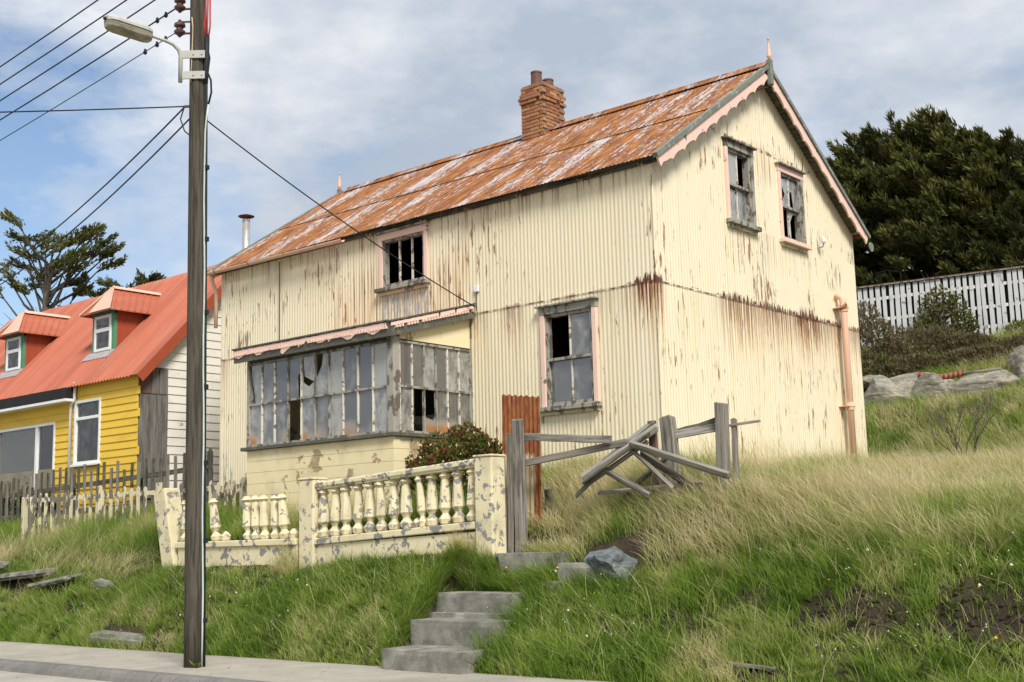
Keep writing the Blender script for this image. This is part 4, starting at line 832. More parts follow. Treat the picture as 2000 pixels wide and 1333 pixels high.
for z in (6.83, 7.13, 7.45): MB().tube([side(z, -.05, .03), side(z, -.2, .03)], .016, 6).build('insulator_arm', MAT['insul'], pole)
MB().tube([side(4.98, -.1, .05), side(4.98, -.17, .05)], .02, 6).build('hook', MAT['pot'], pole)
MB().tube([side(4.98, -.17, .05), side(4.8, -.22, .06), side(4.62, -.16, .07), side(4.55, -.08, .08)], .010, 5).build('loose_loop', MAT['cable'], pole)
lamp = thing('street_lamp', side(5.3, -.05, .12), 'grey street lamp with dirty oblong lens clamped to the timber pole', 'street lamp')
for z in (5.70, 5.40):
    pl = MB(); c = side(z, .0, .128); pl.quadbox([c + rd * a + fd * d + Vector((0, 0, h)) for a, d, h in ((-.21, -.012, -.055), (.125, -.012, -.055), (.125, .012, -.055), (-.21, .012, -.055), (-.21, -.012, .055), (.125, -.012, .055), (.125, .012, .055), (-.21, .012, .055))]); pl.build('clamp_plate', MAT['lampgrey'], lamp, bevel=.004)
    for a in (-.03, .085): MB().lathe(c + rd * a + fd * .012, [(0, .014), (.012, .012)], 8, fd).build('bolt', MAT['galv'], lamp)
ld = Vector((-.12, -1, 0)).normalized()
arm0 = side(5.3, -.21, .128)
MB().tube([arm0, arm0 + Vector((0, 0, .38)), arm0 + Vector((0, 0, .46)) + ld * .03, arm0 + Vector((0, 0, .52)) + ld * .12, arm0 + Vector((0, 0, .54)) + ld * .24, arm0 + Vector((0, 0, .56)) + ld * .5], [.03, .03, .028, .026, .024, .022], 10).build('arm', MAT['lampgrey'], lamp, True)
h0 = arm0 + Vector((0, 0, .56)) + ld * .44; sdv = Vector((1, -.12, 0)).normalized(); upv = Vector((0, 0, 1))
def headpart(nm, m, prof, z0s):
    b = MB(); o = len(b.v); secs = [(0, .45), (.03, .8), (.10, 1), (.52, 1), (.60, .85), (.64, .5)]
    rings = []
    for s, k in secs:
        rings.append([h0 + ld * s + sdv * (x_ * k) + upv * (z_ * (.6 + .4 * k) + s * .05) for x_, z_ in prof])
    for rg in rings: b.v += [tuple(v) for v in rg]
    m_ = len(prof)
    for i in range(len(rings) - 1):
        for j in range(m_): k = (j + 1) % m_; b.f.append((i * m_ + j, i * m_ + k, (i + 1) * m_ + k, (i + 1) * m_ + j))
    b.f.append(tuple(range(m_))); b.f.append(tuple((len(rings) - 1) * m_ + j for j in range(m_))); return b.build(nm, m, lamp, False, .006)
headpart('canopy', MAT['lampgrey'], [(-.13, .0), (.13, .0), (.125, .045), (.08, .085), (-.08, .085), (-.125, .045)], 0)
headpart('lens', MAT['lens'], [(-.118, -.003), (.118, -.003), (.105, -.075), (.06, -.115), (-.06, -.115), (-.105, -.075)], 0)
MB().lathe(h0 + ld * .62 + upv * .06, [(0, .03), (.05, .02)], 8, ld).build('end_clip', MAT['cable'], lamp)
def wire(p0, p1, sag, r, label, group=None, n=24, mat='cable', ends=()):
    p0, p1 = Vector(p0), Vector(p1); pts = [p0.lerp(p1, i / n) - Vector((0, 0, 4 * sag * (i / n) * (1 - i / n))) for i in range(n + 1)]
    o = MB().tube(pts, r, 5).build('overhead_wire', MAT[mat]); tag(o, label, 'wire', group)
    return o
far = lambda z, y: (-46, y, z)
for k, (z, yo) in enumerate(((7.45, .1), (7.13, .05), (6.83, 0))): wire(side(z, -.2, .03), (-46, -5.6 + yo, z), .95, .011, ('topmost street power line, above all the other wires', 'second street power line from the top, just under the topmost', 'third street power line from the top, passing above the lamp head')[k])
w4 = wire(side(6.46, -.25, .03), (-46, -5.6, 6.46), .95, .011, 'black power line with clamps, tied to the upper brown insulator beside the lamp')
w5 = wire(side(6.10, -.25, .03), (-46, -5.6, 6.1), .95, .007, 'thin power line with clamps, tied to the lower brown insulator beside the lamp')
for w_, z in ((w4, 6.46), (w5, 6.10)):
    for t in (.008, .013, .02):
        a = Vector(side(z, -.25, .03)); c = Vector((-46, -5.6, z)); p = a.lerp(c, t) - Vector((0, 0, 4 * .95 * t * (1 - t))); MB().lathe(p - Vector((0, 0, .035)), [(0, .02), (.03, .032), (.05, .02), (.075, .018)], 7).build('line_clamp', MAT['cable'], w_)
wire(side(4.98, -.17, .05), (-6.9, -9.2, 4.72), .02, .010, 'slack black telephone cable leading level from the pole across the road')
wire(side(4.97, -.17, .05), (-24, -.2, 5.85), .55, .012, 'upper of two black service cables dropping from the pole past the dormers')
wire(side(4.80, -.1, .05), (-23, -.4, 5.35), .5, .012, 'lower of two black service cables dropping from the pole past the dormers')
wire(side(4.78, .13, .03), (-3.56, -.10, 2.86), .10, .010, 'black service cable from the pole down to the porch roof of the cream house')

# ------------------------------------------------------------------ balustrade
PROF = [(0, .048), (.02, .075), (.085, .092), (.145, .05), (.165, .046), (.20, .06), (.24, .086), (.62, .056), (.645, .05), (.665, .062), (.69, .085), (.735, .052), (.76, .05)]
bal_me = None
def baluster(par, x, y, z, h, lean=(0, 0)):
    global bal_me
    if bal_me is None:
        bal_me = MB().lathe((0, 0, 0), PROF, 8); o = bal_me.build('baluster', MAT['render'], None); bal_me = o.data; o.parent = par; o.location = Vector((x, y, z)) - wloc(par)
    else: o = share('baluster', bal_me, (x, y, z), par)
    o.scale = (random.uniform(.97, 1.12), random.uniform(.97, 1.12), h / .76); o.rotation_euler = (lean[1], lean[0], random.uniform(0, .8)); return o
def pier(name, par, x, y, z0, z1, w, d, mat):
    o = MB().box(x - w / 2, x + w / 2, y - d / 2, y + d / 2, z0, z1 - .03).build(name, mat, par, bevel=.02); MB().box(x - w / 2 - .012, x + w / 2 + .012, y - d / 2 - .012, y + d / 2 + .012, z1 - .03, z1).build(name + '_cap', mat, par, bevel=.012); return o
BY = -2.70
rb_ = thing('balustrade', (-2.8, BY, -1.3), 'cream concrete balustrade with its top rail, beside the gate', 'balustrade')
pier('pier', rb_, -4.60, BY, -1.6, .015, .33, .28, MAT['render']); pier('pier', rb_, -1.0, BY, -1.5, .14, .31, .28, MAT['render'])
xa, xb = -4.48, -1.18
def tilt(nm, z0a, z0b, h, d, mat, bev=.012, par=rb_, xa=xa, xb=xb):
    b = MB(); b.quadbox([(xa, BY - d, z0a), (xb, BY - d, z0b), (xb, BY + d, z0b), (xa, BY + d, z0a), (xa, BY - d, z0a + h), (xb, BY - d, z0b + h), (xb, BY + d, z0b + h), (xa, BY + d, z0a + h)]); return b.build(nm, mat, par, bevel=bev)
tilt('top_rail', -.15, .015, .085, .105, MAT['plinth'], .02); tilt('rail_moulding', -.175, -.012, .03, .085, MAT['plinth'], .008); tilt('bottom_rail', -.995, -.835, .10, .12, MAT['plinth'], .015); tilt('base_wall', -1.62, -1.5, .63, .085, MAT['plinth'], .005)
for i in range(13):
    if i == 8: continue
    t = (i + .55) / 13.1; x = xa + (xb - xa) * t; zb = -.895 + .16 * t; baluster(rb_, x, BY, zb, .735, (random.uniform(-.03, .03), random.uniform(-.02, .02)))
bs = MB().lathe((xa + (xb - xa) * (8.4 / 13.1), BY, -.80), [(0, .05), (.02, .075), (.08, .085), (.13, .04), (.15, .01)], 8).build('baluster_stump', MAT['render'], rb_)
o = baluster(rb_, xa + (xb - xa) * (8.9 / 13.1), BY, -.79, .735, (-.10, 0)); o.scale.x = .8
lb_ = thing('balustrade', (-6.5, BY, -1.3), 'cream concrete balustrade without top rail, loose balusters beside the pole', 'balustrade')
tilt('bottom_rail', -.99, -.985, .10, .12, MAT['plinth'], .015, lb_, -8.0, -4.86); tilt('base_wall', -1.62, -1.62, .635, .085, MAT['plinth'], .005, lb_, -7.95, -4.86)
for x, ln in ((-7.86, -.02), (-7.62, -.05), (-7.0, -.13), (-6.15, -.09), (-5.94, -.08), (-5.73, -.07), (-5.47, -.06), (-5.25, -.10)): baluster(lb_, x, BY, -.89, .70, (ln, random.uniform(-.03, .03)))
for x in (-6.76, -5.04): MB().lathe((x, BY, -.893), [(0, .05), (.02, .075), (.085, .092), (.13, .055), (.16, .02)], 8).build('baluster_stump', MAT['render'], lb_)
ls = MB(); P0 = Vector((-8.10, BY, -1.45)); ax_ = Vector((-.27, .02, 1)).normalized(); sx = Vector((1, 0, .27)).normalized(); sy = Vector((0, 1, 0))
def lp(a, c, h): return P0 + sx * a + sy * c + ax_ * h
ls.quadbox([lp(a, c, h) for a, c, h in ((-.17, -.16, 0), (.17, -.16, 0), (.17, .16, 0), (-.17, .16, 0), (-.17, -.16, 1.5), (.17, -.16, 1.5), (.17, .16, 1.5), (-.17, .16, 1.5))])
tag(ls.build('leaning_pier', MAT['render'], None, bevel=.02), 'leaning cream concrete pier with grey patches at the balustrade end', 'pier')

# ------------------------------------------------------------------ gate remains, fallen timber
bf = thing('broken_fence', (.3, -2.2, -.5), 'broken grey post and rail fence beside the rusty sheet and gable', 'fence')
board('post', (-.68, -2.45, -1.35), (-.70, -2.45, .60), .14, .12, MAT['wood'], bf, (0, -1, 0), .006); board('post_plank', (-.80, -2.53, -1.3), (-.79, -2.53, .42), .07, .04, MAT['wood'], bf, (0, -1, 0), .004); board('post_plank', (-.92, -2.5, -1.2), (-.90, -2.5, -.3), .06, .03, MAT['wood_pale'], bf, (0, -1, 0), .004)
board('rail', (-.66, -2.36, .37), (.72, -2.3, .24), .10, .05, MAT['wood'], bf, (0, -1, .0), .006); board('rail', (-.66, -2.36, .02), (.92, -2.2, .20), .09, .05, MAT['wood'], bf, (0, -1, 0), .006)
board('post', (1.40, -1.9, -.7), (1.33, -1.9, .50), .17, .15, MAT['wood'], bf, (0, -1, 0), .008); board('post_plank', (1.18, -1.98, -.5), (1.14, -1.98, .46), .11, .05, MAT['plyred'], bf, (0, -1, 0), .004)
board('post', (2.08, -1.85, -.75), (2.09, -1.85, .62), .14, .13, MAT['wood'], bf, (0, -1, 0), .006); board('post_plank', (2.20, -1.75, -.6), (2.20, -1.75, .42), .06, .06, MAT['wood'], bf, (0, -1, 0), .004)
board('rail', (1.36, -1.86, .27), (2.10, -1.82, .33), .10, .05, MAT['wood_pale'], bf, (0, -1, 0), .006); board('rail', (1.36, -1.80, .30), (2.10, -1.78, .43), .07, .05, MAT['wood_dark'], bf, (0, -1, 0), .02); board('rail_stub', (2.1, -1.80, .33), (2.55, -1.72, .36), .03, .025, MAT['wood'], bf, (0, -1, 0), .004)
def plank(p0, p1, w, t, m, up, label): tag(board('fallen_plank', p0, p1, w, t, MAT[m], None, up, .006), label, 'plank')
plank((.30, -2.36, -.22), (1.30, -2.08, .37), .13, .08, 'wood_pale', (-.4, -.6, .7), 'thick bleached beam tilted up against the brown edged post')
plank((.55, -2.26, -.02), (1.12, -2.02, .42), .10, .04, 'wood_pale', (-.5, -.5, .7), 'short bleached board lying behind the tilted beam')
plank((.28, -2.32, -.34), (1.15, -2.1, .19), .07, .05, 'wood', (-.4, -.6, .7), 'thin grey batten under the tilted beam')
plank((.98, -2.25, .17), (2.36, -2.2, -.30), .06, .085, 'wood', (.2, -.5, .8), 'long dark edged plank sloping down from the tilted beam to the grass')
plank((1.06, -2.12, .06), (1.86, -2.1, -.48), .06, .09, 'wood_dark', (.3, -.5, .8), 'dark board sloping into the grass under the long plank')
plank((.50, -2.25, -.10), (1.30, -2.3, -.50), .05, .08, 'wood', (.2, -.5, .8), 'grey board under the foot of the tilted beam')
plank((.62, -2.0, -.50), (1.36, -1.95, .0), .08, .05, 'wood_dark', (-.3, -.7, .6), 'weathered board leaning low against the house corner post')
plank((.22, -2.42, -.46), (.62, -2.30, -.10), .06, .04, 'wood_dark', (-.3, -.7, .6), 'short dark offcut at the lower end of the tilted beam')
plank((.36, -2.44, -.30), (1.22, -2.16, .30), .07, .03, 'wood_dark', (-.4, -.6, .7), 'thin dark strip along the underside of the tilted beam')
plank((.70, -2.16, .08), (1.20, -2.02, .44), .05, .03, 'wood', (-.5, -.5, .7), 'splintered strip at the upper end of the tilted beam')
plank((.95, -2.18, .10), (1.62, -2.3, -.42), .05, .04, 'wood', (.3, -.5, .8), 'narrow grey lath dropping under the long plank')
plank((.40, -2.14, -.42), (1.9, -2.05, -.36), .07, .04, 'wood', (0, -.3, .9), 'weathered board lying flat in the grass under the fallen beams')
sheet_root = thing('rusty_iron_sheet', (-.93, -2.12, -1.0), 'upright rusty corrugated iron sheet standing beside the gate post', 'iron sheet')
SHF = lambda u, d, z: Vector((u, -2.12 - d * 1.6 + .06 * (z - .2) * .3, z))
corr_sheet('sheet', sheet_root, SHF, -1.27, -.585, -1.1, lambda u: 1.02 - (u + 1.27) * .14 + .012 * math.sin(u * 60), MAT['rustsheet'], sub_=8)
plank((-.45, -2.0, -1.0), (-.62, -1.95, -.32), .10, .06, 'wood_dark', (0, -1, 0), 'blackened post stump leaning beside the rusty sheet')

# steps
def rough_block(name, x0, x1, y0, y1, z0, z1, mat, chip=.014, res=.06):
    b = MB(); key = {}; N3 = [max(2, min(26, int((q - p) / res))) for p, q in ((x0, x1), (y0, y1), (z0, z1))]; sd = random.randint(0, 999)
    def V(i, j, k):
        if (i, j, k) not in key:
            f = [i / N3[0], j / N3[1], k / N3[2]]; e = [(t in (0, 1)) for t in f]; p = [x0 + (x1 - x0) * f[0], y0 + (y1 - y0) * f[1], z0 + (z1 - z0) * f[2]]
            ne = sum(e); h = float(vnoise(np.array([p[0] * 1.0 + p[2]]), np.array([p[1] + p[2] * .7]), 6, sd)[0]) + .5; h2 = float(vnoise(np.array([p[0] + p[2] * .5]), np.array([p[1] - p[2]]), 17, sd)[0])
            for a in range(3):
                if e[a]: p[a] += (1 if f[a] == 0 else -1) * ((chip * h * h * 1.8 + .004) if ne > 1 else .003) + h2 * .006
            key[(i, j, k)] = len(b.v); b.v.append(tuple(p))
        return key[(i, j, k)]
    A, B2, C2 = N3
    for i in range(A):
        for j in range(B2): b.f.append((V(i, j, C2), V(i + 1, j, C2), V(i + 1, j + 1, C2), V(i, j + 1, C2))); b.f.append((V(i, j, 0), V(i, j + 1, 0), V(i + 1, j + 1, 0), V(i + 1, j, 0)))
        for k in range(C2): b.f.append((V(i, 0, k), V(i + 1, 0, k), V(i + 1, 0, k + 1), V(i, 0, k + 1))); b.f.append((V(i, B2, k), V(i, B2, k + 1), V(i + 1, B2, k + 1), V(i + 1, B2, k)))
    for j in range(B2):
        for k in range(C2): b.f.append((V(0, j, k), V(0, j, k + 1), V(0, j + 1, k + 1), V(0, j + 1, k))); b.f.append((V(A, j, k), V(A, j + 1, k), V(A, j + 1, k + 1), V(A, j, k + 1)))
    return b.build(name, mat)
def stepb(x0, x1, y0, y1, z0, z1, label): return tag(rough_block('concrete_step', x0, x1, y0, y1, z0, z1, MAT['step']), label, 'step')
stepb(-1.18, .15, -4.56, -3.75, -2.56, -2.235, 'lowest concrete step rising from the pavement'); stepb(-1.28, .1, -3.95, -3.25, -2.35, -1.935, 'second concrete step, just above the lowest one')
stepb(-1.33, -.05, -3.44, -2.98, -1.95, -1.63, 'third concrete step, half covered by grass on its right'); stepb(-1.36, .0, -3.55, -3.40, -2.05, -1.87, 'thin concrete ledge between the second and third steps')
stepb(-.98, .25, -2.80, -2.30, -1.45, -1.155, 'top concrete step at the foot of the gate post'); stepb(.30, 1.0, -2.95, -2.62, -1.55, -1.285, 'concrete block lying against the blue grey boulder'); stepb(.12, .42, -3.05, -2.85, -1.72, -1.50, 'small concrete block in the grass below the boulder')
def rock(name, c, s, m, label, seed, cat='rock', n=4, rough=.22, flat=1.0, rz=0.0):
    bm = bmesh.new(); bmesh.ops.create_icosphere(bm, subdivisions=n, radius=1); r_ = np.random.default_rng(seed)
    planes = [(Vector(r_.normal(size=3)).normalized(), r_.uniform(.5, .82)) for _ in range(17)]
    for v in bm.verts:
        p = v.co.copy()
        for nn, d in planes:
            k = p.dot(nn)
            if k > d: p -= nn * (k - d) * 1.0
        p += p.normalized() * (vnoise(np.array([p.x * 2 + p.z]), np.array([p.y * 2 - p.z]), 1.7, seed)[0] * rough * .6 + vnoise(np.array([p.x * 2 + p.z]), np.array([p.y * 2 - p.z]), 5, seed)[0] * rough * .25)
        v.co = Vector((p.x * s[0], p.y * s[1], p.z * s[2]))
    me = bpy.data.meshes.new(name); bm.to_mesh(me); bm.free(); me.materials.append(MAT[m]); ob = bpy.data.objects.new(name, me); col.objects.link(ob); ob.location = c; ob.rotation_euler = (0, 0, rz); tag(ob, label, cat); return ob
rock('boulder', (.97, -2.70, -1.46), (.60, .42, .40), 'slate', 'blue grey boulder in the grass beside the steps', 5, 'boulder', rough=.3)
def slabq(c, l, w, t, rz, tx, ty, label): 
    o = rough_block('broken_slab', -l / 2, l / 2, -w / 2, w / 2, -t / 2, t / 2, MAT['step'], .05); o.location = c; o.rotation_euler = (tx, ty, rz); tag(o, label, 'slab')
slabq((-12.0, -3.34, -1.40), 1.5, .5, .13, .05, .10, -.06, 'broken concrete slab under dry grass on the left bank'); slabq((-10.65, -3.42, -1.50), 1.25, .45, .10, .1, .12, -.13, 'tilted thin concrete slab below the dry tussock'); slabq((-13.3, -3.4, -1.22), 1.0, .45, .12, 0, .1, 0, 'concrete slab end beside the picket fence post bank')
slabq((-8.9, -3.55, -1.58), .35, .2, .2, .3, .3, .2, 'small pale concrete lump in the grass left of the pole'); slabq((-7.4, -4.16, -2.36), 1.35, .34, .2, .03, .12, .02, 'flaked cream concrete piece lying by the pavement edge')
o = board('dry_stick', (3.0, -4.0, tz(3.0, -4.0) + .06), (3.85, -4.05, tz(3.85, -4.05) + .05), .07, .035, MAT['wood'], None, (0, 0, 1), .006); tag(o, 'rotten brown lath lying in the short grass near the bare soil', 'lath')

# ------------------------------------------------------------------ picket fences
df = thing('picket_fence', (-14.5, -.5, -.5), 'dark weathered picket fence in front of the yellow house', 'fence')
A, B_ = Vector((-10.72, -.14, 0)), Vector((-19.6, -.95, 0))
for i in range(40):
    t = i / 39; p = A.lerp(B_, t ** .95); zt = 1.0 - .40 * t + random.uniform(-.05, .04) - (.15 if random.random() < .06 else 0); zt -= .05 * math.sin(t * 9)
    board('picket', (p.x, p.y - .04, -.5), (p.x + random.uniform(-.025, .025), p.y - .04, zt), .095, .025, MAT['wood'] if random.random() < .35 else MAT['wood_dark'], df, (0, -1, 0), .004, .92)
for zz in ((.62, .22), (.0, -.25)):
    for a in range(4): p, q_ = A.lerp(B_, a / 4), A.lerp(B_, (a + 1) / 4); board('rail', (p.x, p.y, zz[0] + (zz[1] - zz[0]) * a / 4), (q_.x, q_.y, zz[0] + (zz[1] - zz[0]) * (a + 1) / 4), .10, .06, MAT['wood_dark'], df, (0, -1, 0), .006)
for t in (.015, .26, .52, .80): p = A.lerp(B_, t); board('post', (p.x, p.y + .07, -.8), (p.x, p.y + .07, .95 - .4 * t), .11, .10, MAT['wood_dark'], df, (0, -1, 0), .004)
lf = thing('picket_fence', (-11.5, -1.7, -.6), 'low cream painted picket fence with flaking paint beside the balustrade', 'fence')
A, B_ = Vector((-7.45, -1.10, 0)), Vector((-14.2, -2.22, 0))
for i in range(36):
    t = (i + .3) / 36; p = A.lerp(B_, t); zt = .215 - .03 * t + random.uniform(-.03, .02)
    if i in (13, 14, 16): continue
    b = MB(); w = .042; z0 = tz(p.x, p.y) - .15; b.prism([(-w, 0, z0), (w, 0, z0), (w, 0, zt - .05), (w * .6, 0, zt - .015), (0, 0, zt), (-w * .6, 0, zt - .015), (-w, 0, zt - .05)], (0, .018, 0))
    o = b.build('picket', MAT['picket']); o.parent = lf; o.location = Vector((p.x, p.y - .03, 0)) - lf.location; o.rotation_euler = (0, random.uniform(-.03, .03), .16)
for a in range(4): p, q_ = A.lerp(B_, a / 4), A.lerp(B_, (a + 1) / 4 + .003); board('rail', (p.x, p.y + .01, .09 - .012 * a), (q_.x, q_.y + .01, .09 - .012 * (a + 1)), .085, .05, MAT['picket'], lf, (0, -1, 0), .006)
for t in (.10, .42, .66, .985, .955): p = A.lerp(B_, t); board('post', (p.x, p.y - .06, -.9), (p.x, p.y - .06, .24 if t < .9 else .12), .10, .09, MAT['picket'], lf, (0, -1, 0), .004)
MB().box(-7.05, -6.97, -2.55, -2.47, -.9, .25).build('x', MAT['picket']) if False else None

# ------------------------------------------------------------------ right background: rocks, palings, edging
def ledge(c, s, label, seed, rz=0., tilt=0.):
    bm = bmesh.new(); bmesh.ops.create_cube(bm, size=2); bmesh.ops.subdivide_edges(bm, edges=bm.edges[:], cuts=15, use_grid_fill=True)
    P_ = np.array([v.co[:] for v in bm.verts]); r_ = np.random.default_rng(seed)
    P_ *= (1 - .10 * (np.abs(P_).prod(axis=1, keepdims=True)))
    for _ in range(9):
        nn = r_.normal(size=3); nn[2] *= .5; nn /= np.linalg.norm(nn); d = r_.uniform(.78, 1.05); k = P_ @ nn; P_ = P_ - np.where(k > d, k - d, 0)[:, None] * nn
    q = np.round(P_[:, 2] * 4 + vnoise(P_[:, 0], P_[:, 1], 1.2, seed) * 1.2) ; sh_ = (np.sin(q * 12.9 + seed) * .045)
    P_[:, :2] *= (1 + sh_[:, None] * .9 * (np.abs(P_[:, 2]) < .97)[:, None])
    P_[:, 0] += vnoise(P_[:, 1] * 2, P_[:, 2] * 4, 1.5, seed + 1) * .16; P_[:, 1] += vnoise(P_[:, 0] * 3, P_[:, 2] * 4, 1.5, seed + 2) * .34; P_[:, 2] += vnoise(P_[:, 0] * 2.5, P_[:, 1] * 2, 1.5, seed + 3) * .32 + vnoise(P_[:, 0] * 7, P_[:, 1] * 5, 1.5, seed + 4) * .10
    for v, p in zip(bm.verts, P_): v.co = (p[0] * s[0], p[1] * s[1], p[2] * s[2])
    me = bpy.data.meshes.new('rock'); bm.to_mesh(me); bm.free(); me.materials.append(MAT['rock']); ob = bpy.data.objects.new('rock', me); col.objects.link(ob); ob.location = c; ob.rotation_euler = (0, tilt, rz); tag(ob, label, 'rock')
for k, (x_, y_, z_, a_, b_, c_) in enumerate(((-2.55, 11.0, 1.75, .62, .5, .62), (-1.55, 11.35, 1.72, .85, .45, .72), (-.55, 11.45, 1.72, .8, .45, .66), (.35, 11.6, 1.66, .65, .4, .58), (-1.1, 11.75, 2.1, .9, .4, .34), (.75, 12.1, 2.0, .5, .4, .42))):
    rock('rock', (x_, y_, z_), (a_ * 1.5, b_ * 1.4, c_ * 1.4), 'rock', ('tan rock touching the house wall corner at the ledge end', 'long tan ledge rock next to the one at the wall corner', 'tan ledge rock just below the red iron offcut', 'tan ledge rock below the thin grey pole', 'flat slab of rock lying on top of the ledge', 'low rock between the grey pole and the large pale rock')[k], 71 + k, rough=.16, rz=random.uniform(-.3, .4))
rock('rock', (1.35, 12.6, 2.3), (.75, .6, .78), 'rock', 'large pale rock standing higher than the ledge beside it', 83, rough=.10, rz=.3)
rock('rock', (-2.3, 12.1, 2.42), (.5, .35, .2), 'rock', 'small flat rock on the turf above the ledge', 84, rough=.1)
rock('rock', (.5, 11.2, 1.66), (.26, .12, .10), 'rock', 'loose flake of rock at the foot of the ledge', 85, rough=.1)
tl = thing('iron_offcut', (-.3, 11.5, 2.4), 'curled red corrugated iron offcut on top of the rock ledge', 'iron sheet')
b = MB(); n = 60
for i in range(n + 1):
    t = i / n; x = -.80 + 1.05 * t; y = 11.5 + .08 * t; zc = 2.37 - .12 * math.sin(t * math.pi * .8) + .03 * t; w_ = .02 * math.sin(i * 1.05); b.v += [(x, y + w_, zc - .03), (x, y + w_, zc + .10)]
for i in range(n): b.f.append((2 * i, 2 * i + 2, 2 * i + 3, 2 * i + 1))
o = b.build('sheet', MAT['offcut'], tl, True); o.modifiers.new('thick', 'SOLIDIFY').thickness = .006
tag(board('grey_pole', (.2, 11.55, 2.33), (.95, 11.75, 2.38), .05, .05, MAT['wood'], None, (0, 0, 1), .004), 'thin grey pole lying on the rocks beside the iron offcut', 'pole')
tag(MB().quadbox([(.08, 7.70, -.2), (3.0, 8.3, -.2), (2.97, 8.42, -.2), (.05, 7.82, -.2), (.08, 7.70, .44), (3.0, 8.3, .42), (2.97, 8.42, .42), (.05, 7.82, .44)]).build('concrete_edging', MAT['step'], None, bevel=.015), 'low grey concrete edging wall behind the gable corner', 'wall')
pf = thing('paling_fence', (-2.4, 18.4, 4.2), 'tall whitewashed vertical slat fence below the dark cypress', 'fence')
A, B_ = Vector((-5.6, 17.3, 0)), Vector((1.8, 20.0, 0)); dirv = (B_ - A).normalized()
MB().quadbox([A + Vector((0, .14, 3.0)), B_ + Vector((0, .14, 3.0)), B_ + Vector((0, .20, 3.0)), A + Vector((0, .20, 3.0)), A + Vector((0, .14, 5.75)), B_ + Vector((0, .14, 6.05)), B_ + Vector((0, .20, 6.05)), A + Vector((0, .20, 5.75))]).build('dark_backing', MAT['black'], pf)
pal = MB().box(-.055, .055, -.012, .012, 0, 1).build('paling', MAT['paling']); pal.parent = pf; used = False
N_ = 48
for i in range(N_):
    t = (i + .5) / N_; p = A.lerp(B_, t); zt = 5.78 + .30 * t; zb = 3.4
    o = pal if not used else share('paling', pal, (0, 0, 0), pf); used = True
    o.location = Vector((p.x, p.y, zb)) - pf.location; o.scale = (random.uniform(.9, 1.1), 1, zt - zb + random.uniform(-.02, .02)); o.rotation_euler = (0, random.uniform(-.012, .012), math.atan2(dirv.y, dirv.x))
for k, zo in enumerate((-.35, -.95, -1.5)): board('rail', (A.x, A.y + .05, 5.78 + zo), (B_.x, B_.y + .05, 6.08 + zo), .09, .05, MAT['whiteboard'], pf, (0, -1, 0))
board('capping', (A.x, A.y, 5.80), (B_.x, B_.y, 6.10), .16, .03, MAT['wood_frame'], pf, (0, 0, 1)); 
b = MB(); n = 120
for i in range(n): p = A.lerp(B_, i / n); b.box(p.x, p.x + .03, p.y - .09, p.y + .09, 5.815 + .30 * i / n, 5.835 + .30 * i / n)
b.build('rust_edge', MAT['pot'], pf)
b = MB()
for k in range(6): z_ = 3.55 + k * .085; b.tube([(-1.1, 18.85, z_), (1.8, 19.9, z_ + .02)], .04, 6)
b.build('iron_skirt', MAT['galv'], pf)

# ------------------------------------------------------------------ leaves and blades
def mesh_np(name, V, quads, tris, tone, m, parent=None):
    me = bpy.data.meshes.new(name); nq, nt = len(quads), len(tris)
    me.vertices.add(len(V)); me.vertices.foreach_set('co', np.ascontiguousarray(V, np.float32).ravel())
    me.loops.add(nq * 4 + nt * 3); me.loops.foreach_set('vertex_index', np.concatenate([quads.ravel(), tris.ravel()]).astype(np.int32))
    me.polygons.add(nq + nt); ls = np.concatenate([np.arange(nq) * 4, nq * 4 + np.arange(nt) * 3]).astype(np.int32)
    me.polygons.foreach_set('loop_start', ls); me.polygons.foreach_set('loop_total', np.concatenate([np.full(nq, 4), np.full(nt, 3)]).astype(np.int32))
    at = me.attributes.new('tone', 'FLOAT', 'POINT'); at.data.foreach_set('value', np.ascontiguousarray(np.clip(tone, 0, 1), np.float32))
    me.update(calc_edges=True); me.materials.append(m)
    ob = bpy.data.objects.new(name, me); col.objects.link(ob)
    if parent is not None: ob.parent = parent; ob.location = -wloc(parent)
    return ob
def blades(name, P, H, Wd, lean, tone0, tone1, m, seg=2):
    n = len(P); a = rng.uniform(0, 2 * np.pi, n); side_ = np.stack([np.cos(a), np.sin(a), np.zeros(n)], 1) * Wd[:, None] / 2
    ts = np.linspace(0, 1, seg + 1); ll = np.linalg.norm(lean, axis=1); V = np.zeros((n, 2 * seg + 1, 3)); T = np.zeros((n, 2 * seg + 1))
    for k, t in enumerate(ts):
        c = P.copy(); c[:, :2] += lean * (H * t ** 1.8)[:, None]; c[:, 2] += H * t * (1 - .35 * np.clip(ll, 0, 1.3) * t); tn = tone0 + (tone1 - tone0) * t
        if k < seg:
            w = 1 - .45 * t; V[:, 2 * k] = c - side_ * w; V[:, 2 * k + 1] = c + side_ * w; T[:, 2 * k] = tn; T[:, 2 * k + 1] = tn
        else: V[:, 2 * k] = c; T[:, 2 * k] = tn
    b = np.arange(n)[:, None] * (2 * seg + 1); q = np.concatenate([b + np.array([[2 * k, 2 * k + 1, 2 * k + 3, 2 * k + 2]]) for k in range(seg - 1)])
    t3 = b + np.array([[2 * seg - 2, 2 * seg - 1, 2 * seg]])
    return mesh_np(name, V.reshape(-1, 3), q, t3, T.ravel(), m)
RN = np.array(_R); UN = np.array(_U); FN = np.array(_F); CN = np.array([9.934, -15.039, -.9855])
def inview(P, mgn=260):
    d = P - CN; z = d @ FN; x = 1000 + 2400 * (d @ RN) / z; y = 666 - 2400 * (d @ UN) / z
    return (z > 1) & (x > -mgn) & (x < 2000 + mgn) & (y < 1333 + 200)
